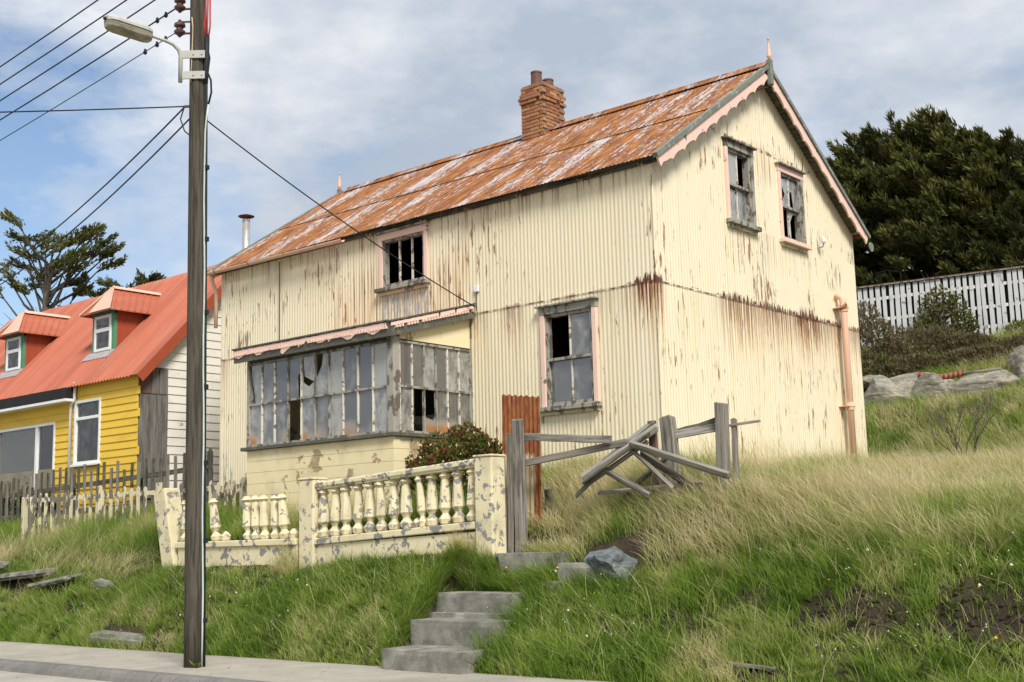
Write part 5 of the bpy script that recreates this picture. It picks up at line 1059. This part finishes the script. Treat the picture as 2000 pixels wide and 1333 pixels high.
BOX = [(-10.7, .02, -.03, 7.0), (-7.45, -3.70, -1.85, 0), (-1.2, -.02, -4.6, -3.9), (-1.3, -.05, -3.95, -3.42), (-1.33, -.25, -3.42, -3.02), (-.9, .05, -2.76, -2.52), (.32, 1.0, -2.93, -2.62), (-8.15, -.82, BY - .10, BY + .10), (.45, 1.45, -2.92, -2.4), (.30, 1.0, -2.95, -2.62), (-24.7, -13.4, -.1, 5.4), (-12.6, -11.4, -3.55, -3.25), (-11.1, -10.2, -3.6, -3.35), (-8.0, -6.8, -4.3, -4.0), (-.9, -.6, -2.6, -2.3)]
def soilmask(x, y):
    m = np.zeros(len(x)); n = vnoise(x, y, 3.1, 9) + vnoise(x, y, 8, 10) * .6
    for cx_, cy_, rx, ry in ((2.35, -3.45, .45, .28), (3.2, -3.38, .45, .15), (4.5, -3.42, .9, .17), (5.7, -3.40, .9, .2), (3.9, -4.08, .5, .10), (-5.9, -3.3, .5, .12), (-9.6, -3.75, .6, .15)):
        m = np.maximum(m, 1.25 - np.hypot((x - cx_) / rx, (y - cy_) / ry) + n * 2.2)
    return m > .45
def scatter(x0, x1, y0, y1, dens, nofs=None, soil=True, clump=.0, cs=3.0):
    n = int((x1 - x0) * (y1 - y0) * dens); x = rng.uniform(x0, x1, n); y = rng.uniform(y0, y1, n); keep = np.ones(n, bool)
    for a, c, e, f in BOX: keep &= ~((x > a) & (x < c) & (y > e) & (y < f))
    if soil: keep &= ~(soilmask(x, y) & (rng.random(n) > .16))
    if clump: keep &= (vnoise(x, y, cs, 31) + .5 > clump * rng.random(n) * 1.6)
    x, y = x[keep], y[keep]; P = np.stack([x, y, terr(x, y) - .015], 1); v = inview(P); return P[v]
WIND = -np.array([.76, .65])
def leanv(n, w, j): return WIND[None] * (w * rng.uniform(.5, 1.3, n))[:, None] + rng.normal(0, j, (n, 2))
def veg(name, P, h0, h1, w, wind, jit, t0, t1, label, seg=2, hn=.5, wd=(.0045, .014), patch=(1.1, .5)):
    n = len(P); hv = (1 - hn) + hn * 2 * (vnoise(P[:, 0], P[:, 1], patch[0], 41) + .5)
    H = rng.uniform(h0, h1, n) * hv; tv = vnoise(P[:, 0], P[:, 1], 1.0, 42) * patch[1] + vnoise(P[:, 0], P[:, 1], 3.6, 43) * patch[1] * .8
    o = blades(name, P, H, rng.uniform(*wd, n), leanv(n, wind, jit), np.clip(rng.normal(t0, .12, n) + tv * .7, 0, 1), np.clip(rng.normal(t1, .14, n) + tv, 0, 1), MAT['grass'], seg)
    tag(o, label, None, None, 'stuff'); return o
P = scatter(-24, 9.5, -4.36, -2.72, 3300); veg('short_grass', P, .07, .21, 1, .25, .35, .24, .40, 'short green grass on the bank above the pavement', 2, .7, patch=(1.1, .85))
P = scatter(-24, 9.5, -4.36, -3.15, 420, clump=.9, cs=2.2); veg('rank_grass', P, .20, .42, 1, .35, .40, .15, .40, 'longer green tufts of grass on the bank', 3, .6, (.007, .013))
P = scatter(-.25, 2.6, -4.25, -2.9, 1100); veg('rank_grass', P, .18, .42, 1, .3, .35, .18, .34, 'lush green grass growing over the steps and below the boulder', 3, .5, (.007, .013))
P = scatter(-24, 9.5, -4.47, -4.28, 900); veg('edge_grass', P, .05, .15, 1, .2, .7, .30, .55, 'low grass creeping over the pavement edge', 2, .5)
P = scatter(-.95, 9.5, -.7, 1.2, 1300, soil=False); veg('wall_grass', P, .14, .36, 1, .4, .35, .36, .72, 'shorter mixed grass along the foot of the gable', 3, .5, (.004, .011), (1.0, 1.0))
P = scatter(-.95, 9.5, -2.75, -.7, 1350, soil=False); veg('tall_dry_grass', P, .22, .54, 1, .5, .30, .50, .94, 'tall windblown straw coloured grass below the gable', 3, .6, (.0035, .011), (.9, .85))
P = scatter(-.95, 9.5, -3.0, -.4, 700, soil=False); veg('under_grass', P, .15, .34, 1, .35, .3, .25, .45, 'green grass among the tall dry stems', 2, .4)
P = scatter(0.05, 9.5, 1.2, 9.2, 620, soil=False); veg('tall_dry_grass', P, .18, .40, 1, .5, .2, .55, .92, 'pale dry grass on the level ground beside the gable', 3, .4, (.006, .012), (.8, .5))
P = scatter(-2.2, 7, 8.3, 14, 900, soil=False); veg('hill_grass', P, .12, .34, 1, .4, .35, .34, .62, 'mixed green and straw grass on the slope below the rocks', 2, .6, (.010, .018), (1.3, .8))
P = scatter(-6.5, 5, 14, 19.5, 330, soil=False); veg('hill_grass', P, .15, .4, 1, .4, .35, .30, .5, 'dull grass on the hill below the slat fence', 2, .6, (.012, .022), (1.3, .7))
P = scatter(-12.5, -.6, -2.62, -.03, 950); veg('garden_grass', P, .22, .50, 1, .35, .32, .28, .55, 'unmown grass between the balustrade and the house', 3, .4, (.005, .010))
P = scatter(-24, -8.6, -2.75, -.1, 620); veg('left_bank_grass', P, .18, .45, 1, .25, .35, .32, .62, 'mixed grass in front of the picket fences', 3, .4, (.007, .012), (.9, .8))
P = scatter(-14.5, -8.4, -3.5, -2.3, 1100, clump=1.0, cs=1.3); veg('dry_tussock', P, .28, .55, 1, -.75, .45, .72, .95, 'drooping dead straw tussocks on the left bank', 3, .5, (.005, .009), (1.2, .3))
P = np.concatenate([np.stack([x := rng.uniform(-1.6, -1.0, 900), y := rng.uniform(-3.0, -2.55, 900), terr(x, y) - .01], 1), np.stack([x := rng.uniform(-5.15, -4.75, 700), y := rng.uniform(-3.05, -2.6, 700), terr(x, y) - .01], 1), np.stack([x := rng.uniform(-.9, .6, 900), y := rng.uniform(-2.4, -1.9, 900), terr(x, y) - .01], 1), np.stack([x := rng.uniform(-1.5, .4, 700), y := rng.uniform(-.5, -.1, 700), terr(x, y) - .01], 1)])
veg('dry_tuft', P, .25, .5, 1, .2, .35, .65, .92, 'dry straw tufts against the balustrade piers and the gate', 3, .3, (.005, .009), (1, .2))
P = np.concatenate([np.stack([x := rng.uniform(-1.62, -1.36, 2200), y := rng.uniform(-4.3, -2.85, 2200), terr(x, y) - .01], 1), np.stack([x := rng.uniform(-1.5, .1, 1500), y := rng.uniform(-3.0, -2.84, 1500), terr(x, y) - .01], 1)]); n = len(P); ed = np.where((np.arange(n) < 2200)[:, None], np.array([[.8, -.1]]), np.array([[.1, -.9]]))
o = blades('edge_tufts', P, rng.uniform(.14, .34, n), rng.uniform(.005, .012, n), ed * rng.uniform(.4, 1.5, n)[:, None] + rng.normal(0, .25, (n, 2)), np.clip(rng.normal(.26, .1, n), 0, 1), np.clip(rng.normal(.42, .15, n), 0, 1), MAT['grass'], 3); tag(o, 'grass drooping over the edge of the concrete steps', None, None, 'stuff')
# stems leaning on the pale walls
P = np.concatenate([np.stack([x := rng.uniform(-7.3, -3.8, 260), y := rng.uniform(-2.05, -1.86, 260), terr(x, y)], 1), np.stack([x := rng.uniform(.06, .5, 700), y := rng.uniform(.6, 6.8, 700), terr(x, y)], 1), np.stack([x := rng.uniform(-3.6, .0, 200), y := rng.uniform(-.35, -.05, 200), terr(x, y)], 1)])
veg('seed_stems', P, .45, .85, 1, .15, .22, .7, .82, 'thin brown seed stems standing against the cream walls', 3, .2, (.0035, .006), (1, .1))
P = scatter(-1.5, .3, -3.15, -2.45, 1500); veg('stair_grass', P, .15, .38, 1, .25, .4, .28, .5, 'grass and dry tufts growing over the ruined upper steps', 3, .4, (.006, .011))
n = 2600; x = rng.uniform(1.6, 7.5, n); y = rng.uniform(-4.2, -3.05, n); k_ = soilmask(x, y); x, y = x[k_], y[k_]; z = terr(x, y); V, Q = [], []
r_ = rng.uniform(.012, .045, len(x)); off = np.array([[1, 0, 0], [-.5, .8, 0], [-.5, -.8, 0], [0, 0, .9], [0, 0, -.9]])
Vc = np.stack([x, y, z], 1)[:, None, :] + off[None] * r_[:, None, None] * rng.uniform(.6, 1.4, (len(x), 5, 1)); bI = np.arange(len(x))[:, None, None] * 5
T3 = (bI + np.array([[0, 1, 3], [1, 2, 3], [2, 0, 3], [1, 0, 4], [2, 1, 4], [0, 2, 4]])[None]).reshape(-1, 3)
o = mesh_np('soil_crumbs', Vc.reshape(-1, 3), np.zeros((0, 4), int), T3, np.zeros(len(x) * 5), MAT['ground']); tag(o, 'dark soil crumbs on the bare patches of the bank', None, None, 'stuff')
# tussocks fanning out from their crowns, and single bent stems
nt_ = 420; x = np.concatenate([rng.uniform(-15, 8, nt_), rng.uniform(.3, 8, 240)]); y = np.concatenate([rng.uniform(-4.2, -2.9, nt_), rng.uniform(-3.0, -.6, 240)]); keep = np.ones(len(x), bool)
for a, c, e, f in BOX: keep &= ~((x > a - .1) & (x < c + .1) & (y > e - .1) & (y < f + .1))
keep &= ~soilmask(x, y); nb_ = int(keep[:nt_].sum()); x, y = x[keep], y[keep]; m_ = 80; isb = np.arange(len(x)) < nb_; X_ = np.repeat(x, m_); Y_ = np.repeat(y, m_); ang = rng.uniform(0, 6.28, len(X_)); rr_ = rng.random(len(X_)) * .10; sz = np.repeat(np.where(isb, rng.uniform(.10, .30, len(x)), rng.uniform(.18, .42, len(x))), m_); tb = np.repeat(np.where(isb, rng.uniform(.1, .5, len(x)), rng.uniform(.25, .75, len(x))), m_)
PP = np.stack([X_ + np.cos(ang) * rr_, Y_ + np.sin(ang) * rr_, terr(X_, Y_) - .02], 1); n = len(PP); ln = np.stack([np.cos(ang), np.sin(ang)], 1) * rng.uniform(.15, 1.1, n)[:, None] + WIND * .2
o = blades('tussocks', PP, sz * rng.uniform(.6, 1.15, n), rng.uniform(.005, .013, n), ln, np.clip(tb + rng.normal(0, .06, n), 0, 1), np.clip(tb + .18 + rng.normal(0, .1, n), 0, 1), MAT['grass'], 3); tag(o, 'tussocks of green and straw grass fanning out on the bank', None, None, 'stuff')
PP = np.concatenate([scatter(-16, 9, -4.3, -2.8, 70), scatter(-.5, 9, -2.9, 3, 60)]); n = len(PP)
o = blades('bent_stems', PP, rng.uniform(.3, .7, n), rng.uniform(.004, .007, n), rng.normal(0, .75, (n, 2)) + WIND * .2, rng.uniform(.6, .9, n), rng.uniform(.8, 1, n), MAT['grass'], 3); tag(o, 'loose dead stems bent across the grass', None, None, 'stuff')
# broad leaved rosettes in the turf
n = 620; x = rng.uniform(-14, 7.5, n); y = rng.uniform(-4.3, -2.85, n); keep = np.ones(n, bool)
for a, c, e, f in BOX: keep &= ~((x > a) & (x < c) & (y > e) & (y < f))
keep &= vnoise(x, y, 1.2, 61) > .0; x, y = x[keep], y[keep]; rp = np.repeat(np.stack([x, y, terr(x, y) + .02], 1), 9, 0); aa = rng.uniform(0, 6.28, len(rp)); dd_ = np.stack([np.cos(aa), np.sin(aa), rng.uniform(.3, 1.2, len(rp))], 1)
RW = (rp, dd_)
# dandelion clocks and daisies
n = 330; x = rng.uniform(-9, 7.5, n); y = rng.uniform(-4.25, -2.8, n); ok = (vnoise(x, y, .9, 77) > -.05); x, y = x[ok], y[ok]; z = terr(x, y); b = MB(); V, Q, T_, tn = [], [], [], []
for i in range(len(x)):
    P0_ = Vector((x[i], y[i], z[i])); h = random.uniform(.12, .34); tp = P0_ + Vector((random.uniform(-.06, .03), random.uniform(-.04, .04), h)); big = random.random() < .12; r_ = .020 if big else .010; tt = .95 if random.random() < .18 else random.uniform(.3, .6)
    o = len(V); V += [tuple(P0_ + Vector((.003, 0, 0))), tuple(P0_ - Vector((.003, 0, 0))), tuple(tp)]; T_.append((o, o + 1, o + 2)); tn += [.02, .02, .02]
    o = len(V); V += [tuple(tp + Vector(d) * r_) for d in ((1, 0, 0), (-1, 0, 0), (0, 1, 0), (0, -1, 0), (0, 0, 1), (0, 0, -1))]; tn += [tt] * 6
    T_ += [(o + a, o + c, o + e) for a, c, e in ((0, 2, 4), (2, 1, 4), (1, 3, 4), (3, 0, 4), (2, 0, 5), (1, 2, 5), (3, 1, 5), (0, 3, 5))]
o = mesh_np('seed_heads', np.array(V), np.zeros((0, 4), int), np.array(T_), np.array(tn), MAT['seed']); tag(o, 'small white seed heads and yellow flowers in the bank grass', None, None, 'stuff')

def sprays(A, Dv, L, Wd, m, spread, tone_f):
    """A anchors, Dv directions, m narrow leaves fanning from each anchor"""
    n = len(A); A = np.repeat(A, m, 0); Dv = np.repeat(Dv, m, 0); tb = np.repeat(tone_f, m); N = n * m
    d = Dv + rng.normal(0, spread, (N, 3)); d /= np.linalg.norm(d, axis=1)[:, None]; l = rng.uniform(.6, 1.2, N) * L; w = rng.uniform(.7, 1.3, N) * Wd
    s = np.cross(d, rng.normal(0, 1, (N, 3))); s /= np.linalg.norm(s, axis=1)[:, None]; o = A + d * (rng.uniform(-.3, .2, N) * L)[:, None]
    V = np.stack([o - s * (w * .35)[:, None], o + d * (l * .5)[:, None] - s * (w * .5)[:, None], o + d * l[:, None], o + d * (l * .5)[:, None] + s * (w * .5)[:, None]], 1)
    t = np.clip(tb + rng.normal(0, .12, N), 0, 1); T = np.stack([t - .15, t, t + .15, t], 1)
    return V.reshape(-1, 3), np.arange(N * 4).reshape(-1, 4), T.ravel()
def crown(name, parts, m, parent):
    V = []; Q = []; T = []; o = 0
    for v, q, t in parts: V.append(v); Q.append(q + o); T.append(t); o += len(v)
    ob = mesh_np(name, np.concatenate(V), np.concatenate(Q), np.zeros((0, 3), int), np.concatenate(T), m, parent); return ob
E1 = np.array([.76, .65, 0]); E2 = np.array([-.65, .76, 0]); UP = np.array([0, 0, 1.])
def pad(c, ax, L, wd, nsp, leaf, lw, mm, tone, thick=.12):
    ax = ax / np.linalg.norm(ax); lat = np.cross(ax, UP); lat /= np.linalg.norm(lat); t = rng.random(nsp) ** .8; u = rng.uniform(-1, 1, nsp) * (1 - .55 * t)
    A = c + ax * (t * L)[:, None] + lat * (u * wd)[:, None] + UP * (rng.normal(0, thick, nsp) + .25 * L * t * t)[:, None]
    D_ = ax[None] * .8 + lat[None] * (u * .7)[:, None] + UP[None] * .42
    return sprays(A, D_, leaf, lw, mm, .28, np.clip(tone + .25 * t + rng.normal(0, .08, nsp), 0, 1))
v, q, t = sprays(RW[0], RW[1], .14, .035, 1, .1, np.full(len(RW[0]), .55)); o = mesh_np('broad_weeds', v, q, np.zeros((0, 3), int), t, MAT['garden']); tag(o, 'low broad leaved weeds among the bank grass', None, None, 'stuff')
# big windblown cypress behind the slat fence
base = np.array([-6.4, 29.2, 0.]); base[2] = tz(base[0], base[1]) - .1
ct = thing('cypress_tree', tuple(base), 'huge dark windblown cypress behind the white slat fence', 'tree')
TOP = [(-4.8, 11.5), (-4.1, 12.1), (-2.8, 12.7), (-1.7, 13.0), (-.6, 13.2), (0, 13.7), (.5, 13.4), (1.0, 12.7), (1.9, 12.4), (3.2, 12.0), (5, 11.7), (7, 11.6), (9, 10.4)]
b = MB(); limbs = []
for k in range(16):
    s0 = random.uniform(-.9, 1.6); s1 = random.uniform(-4, 6.5); zt = lin(s1, TOP) - random.uniform(.6, 3.5); t1 = random.uniform(-1.5, 1.5)
    p0 = base + E1 * s0 + E2 * random.uniform(-.5, .5); p3 = base + E1 * s1 + E2 * t1; p3 = np.array([p3[0], p3[1], zt]); md = p0 * .5 + p3 * .5 + np.array([0, 0, -.9]) + E1 * .4
    b.tube([p0, p0 * .6 + md * .4 + np.array([0, 0, .3]), md, md * .4 + p3 * .6, p3], [.28, .2, .14, .09, .03], 7, False)
b.build('trunk', MAT['bark'], ct, True)
parts = []
for k in range(1250):
    s = random.uniform(-4.7, 8.0); tp = lin(s, TOP); f = random.random(); zc = 6.9 + (tp - 6.9) * (f ** .75) - random.uniform(0, .25)
    dep = random.uniform(-1, 1) * 2.6 * math.sqrt(max(.05, 1 - ((zc - 8.6) / 6.2) ** 2)); front = dep < 0
    if zc < 7.9 and random.random() < .3: continue
    c = np.array([base[0], base[1], 0]) + E1 * s + E2 * dep + UP * zc
    edge = (zc > tp - .9)
    ax = -E1 * random.uniform(.6, 1.0) + UP * random.uniform(.05, .4) * (1.8 if edge else 1) + E2 * np.sign(dep) * random.uniform(.1, .7) + E1 * (1.4 if s > 5 else 0)
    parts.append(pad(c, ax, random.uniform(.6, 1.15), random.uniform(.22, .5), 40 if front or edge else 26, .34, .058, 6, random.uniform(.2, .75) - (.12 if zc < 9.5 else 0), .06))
for k in range(260):
    s = random.uniform(-4.2, 7.5); zc = random.uniform(6.6, lin(s, TOP) - 1.0); c = np.array([base[0], base[1], 0]) + E1 * s + E2 * random.uniform(-.6, 1.6) + UP * zc
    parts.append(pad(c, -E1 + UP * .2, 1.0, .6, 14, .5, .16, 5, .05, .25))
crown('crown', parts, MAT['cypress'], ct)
b = MB()
for k in range(60):
    s = random.uniform(-3, 7); z0 = random.uniform(6.8, 9); c = np.array([base[0], base[1], 0]) + E1 * s - E2 * random.uniform(1.2, 2.2) + UP * z0; d = E1 * random.uniform(-1, 1) + UP * random.uniform(-.2, .9)
    b.tube([c, c + d * .5 + UP * .1, c + d * 1.0], [.03, .02, .006], 5, False)
tag(b.build('dead_branches', MAT['twig'], ct, True), kind='stuff')
# sparse flat topped cypress behind the red roof
def sparse_tree(base, label, pads, trunk_top, seed, hs):
    random.seed(seed); t_ = thing('cypress_tree', tuple(base), label, 'tree', None); b = MB(); tt = np.array(base) + np.array(trunk_top); bb = np.array(base)
    b.tube([bb, bb * .5 + tt * .5 + E1 * .05, tt], [.24 * hs, .17 * hs, .10 * hs], 9); parts = []
    for (s, h, L, w, tn) in pads:
        c = bb + E1 * s + UP * h + E2 * random.uniform(-1.1, 1.1); f = min(.98, max(.62, (h - 1.6) / trunk_top[2])); p0 = bb + (tt - bb) * f if h < trunk_top[2] + 1 else tt
        md = p0 * .45 + c * .55 + UP * (-.25 if abs(s) > .8 else .1)
        b.tube([p0, md, c], [.065 * hs, .04 * hs, .018], 6, False); sg = np.sign(s - .2) if abs(s) > .5 else random.choice((-1, 1))
        for q in range(3):
            ax = E1 * sg * random.uniform(.5, 1) + E2 * random.uniform(-.8, .8) + UP * random.uniform(.0, .35); c2 = c + E1 * random.uniform(-.35, .35) * L + E2 * random.uniform(-.3, .3) + UP * random.uniform(-.12, .12); b.tube([md * .3 + c * .7, c2, c2 + ax * .4], [.03, .02, .008], 4, False)
            parts.append(pad(c2 - ax * .2 * L, ax, L * .85, w * .6, 46, .17, .045, 4, tn + random.uniform(-.1, .1), .05))
    for k in range(26):
        f = random.uniform(.45, .95); p0 = bb + (tt - bb) * f; d = E1 * random.uniform(-1, 1) + E2 * random.uniform(-1, 1) + UP * random.uniform(-.1, .5); p1 = p0 + d * random.uniform(.6, 1.5); b.tube([p0, (p0 + p1) / 2 - UP * .12, p1, p1 + d * .3 + UP * .2], [.03, .02, .012, .004], 4, False)
    b.build('trunk', MAT['bark'], t_, True); crown('crown', parts, MAT['cypress'], t_)
S = .01875
pl_ = [(45, 438, .8, .4), (25, 462, 1.0, .5), (62, 472, .9, .5), (100, 470, 1.2, .7), (128, 476, 1.1, .6), (160, 462, .9, .5), (180, 474, .9, .5), (60, 498, 1.1, .7), (98, 496, 1.2, .7), (140, 498, 1.2, .7), (172, 492, 1.0, .5), (196, 488, .9, .5), (214, 496, .8, .4), (36, 512, 1.0, .5), (78, 520, 1.1, .6), (118, 520, 1.0, .6), (150, 516, 1.0, .5), (205, 518, .7, .35), (28, 545, .9, .4), (62, 552, .9, .5), (120, 548, .8, .4), (150, 540, .8, .4), (50, 568, .9, .45), (12, 572, .8, .4), (140, 566, .6, .3), (185, 566, .7, .3)]
zb0 = tz(-31.8, 7.6) - .1; H0 = 7.11 - zb0
sparse_tree((-31.8, 7.6, zb0), 'sparse flat topped cypress rising behind the dormers', [((p - 88) * S, H0 + (640 - q) * S, L, w, random.uniform(.35, .62)) for p, q, L, w in pl_], (.05, .05, H0 + 2.4), 3, 1)
zb1 = tz(-33.4, 12.3) - .1; H1 = 9.77 - zb1
sparse_tree((-33.0, 12.0, zb1), 'small dark cypress top just showing over the red roof ridge', [((p - 255) * .0208, H1 + (550 - q) * .0208, L, w, .3) for p, q, L, w in ((232, 566, .7, .4), (255, 556, .8, .4), (275, 552, .7, .4), (205, 590, .9, .5), (180, 585, .9, .4), (295, 555, .5, .3), (240, 580, 1, .6))], (0, 0, H1 - 1.2), 4, .9)

def bush(name, c, r, m, nsp, leaf, lw, mm, tone, label, cat='shrub', up=.6, hollow=.55, spread=.6):
    c = np.array(c, float); d = rng.normal(0, 1, (nsp, 3)); d[:, 2] = np.abs(d[:, 2]) * 1.0 - .1; d /= np.linalg.norm(d, axis=1)[:, None]
    lump = 1 + .35 * vnoise(d[:, 0] * 2 + c[0], d[:, 1] * 2 + d[:, 2] * 2, 1.6, 51); rad = (hollow + (1 - hollow) * rng.random(nsp) ** .5) * lump
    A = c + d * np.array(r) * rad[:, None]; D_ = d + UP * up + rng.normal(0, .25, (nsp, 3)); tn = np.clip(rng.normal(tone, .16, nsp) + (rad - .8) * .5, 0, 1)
    t_ = thing(name, tuple(c - np.array([0, 0, .05])), label, cat); b = MB()
    for k in range(9): q = d[k] * np.array(r) * .8; b.tube([c - UP * .1, c + q * .5 + UP * .04, c + q], [.03 * r[2] + .008, .02 * r[2] + .005, .004], 5, False)
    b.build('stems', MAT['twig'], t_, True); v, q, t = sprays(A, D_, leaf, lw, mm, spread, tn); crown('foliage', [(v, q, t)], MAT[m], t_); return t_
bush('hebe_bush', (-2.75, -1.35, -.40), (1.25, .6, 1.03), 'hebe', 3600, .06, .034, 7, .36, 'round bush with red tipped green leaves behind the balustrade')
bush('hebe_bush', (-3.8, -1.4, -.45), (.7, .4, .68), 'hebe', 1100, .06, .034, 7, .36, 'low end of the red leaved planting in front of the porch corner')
for (x_, y_, r_, l_) in ((-18.9, -.55, (.55, .35, 1.15), 'tall leafy garden shrub before the patio doors'), (-17.4, -.45, (.75, .3, .95), 'clipped low garden shrub below the patio doors'), (-16.6, -.45, (.5, .3, .85), 'small garden shrub between patio doors and yellow wall')): bush('garden_shrub', (x_, y_, -.45), r_, 'garden', 900, .07, .03, 6, .5, l_)
for (x_, y_, r_, tn, l_) in ((-3.1, 13.6, (1.2, .8, 1.7), .2, 'brown twiggy shrub against the house wall below the fence'), (-1.9, 14.6, (1.7, 1.0, .95), .3, 'broad olive shrub mound on the hill'), (-.95, 14.6, (1.2, .9, .62), .25, 'low brownish shrub mound beside the olive one'), (-2.9, 13.0, (1.1, .8, .75), .5, 'green low shrub at the wall below the brown one'), (-.1, 13.5, (1.1, .6, .42), .2, 'low brown scrub just above the rock ledge'), (.8, 14.0, (1.0, .6, .4), .3, 'low olive scrub behind the large pale rock'), (-1.5, 13.1, (1.0, .5, .45), .25, 'brown green scrub between the ledge and the shrub mounds'), (.9, 15.2, (1.0, .7, .35), .35, 'flat dark scrub on the hilltop above the pale rock')):
    bush('hill_shrub', (x_, y_, tz(x_, y_) - .1), r_, 'shrub', 2600, .11, .022, 6, tn, l_, up=.8, spread=.8)
bush('ivy_bush', (-2.55, 17.9, tz(-2.5, 17.9) + .1), (.9, .35, 1.45), 'shrub', 1300, .10, .05, 5, .55, 'ivy like shrub climbing the white slat fence')
bush('yellow_green_weed', (-.35, 17.6, tz(-.3, 17.6)), (.5, .4, .45), 'garden', 320, .14, .04, 5, .9, 'bright green weed at the foot of the slat fence')
# dead shrub
ds = thing('dead_shrub', (2.1, 6.2, tz(2.1, 6.2)), 'bare twiggy dead shrub in the dry grass beside the gable', 'shrub'); b = MB(); random.seed(12)
def twig(p, d, l, r, dep):
    q = p + d * l; b.tube([p, (p + q) / 2 + Vector((random.uniform(-.03, .03),) * 3), q], [r, r * .8, r * .6], 4, False)
    if dep:
        for k in range(random.choice((2, 3))): nd = (d + Vector((random.uniform(-.6, .6), random.uniform(-.6, .6), random.uniform(-.1, .5)))).normalized(); twig(q, nd, l * random.uniform(.6, .85), r * .62, dep - 1)
for k in range(7): twig(Vector((2.1, 6.2, tz(2.1, 6.2) - .05)), Vector((random.uniform(-.8, .9), random.uniform(-.4, .4), 1)).normalized(), random.uniform(.42, .55), .016, 4)
b.build('twigs', MAT['twig'], ds, True)
# small plantain at the pole foot
pt_ = thing('weed', (-3.47, -5.56, -2.48), 'small green weed growing at the foot of the timber pole', 'weed'); A_ = np.tile(np.array([[-3.47, -5.56, -2.47]]), (14, 1)); a_ = rng.uniform(0, 6.28, 14); v, q, t = sprays(A_, np.stack([np.cos(a_), np.sin(a_), np.full(14, .7)], 1), .13, .035, 1, .1, np.full(14, .6)); crown('leaves', [(v, q, t)], MAT['garden'], pt_)
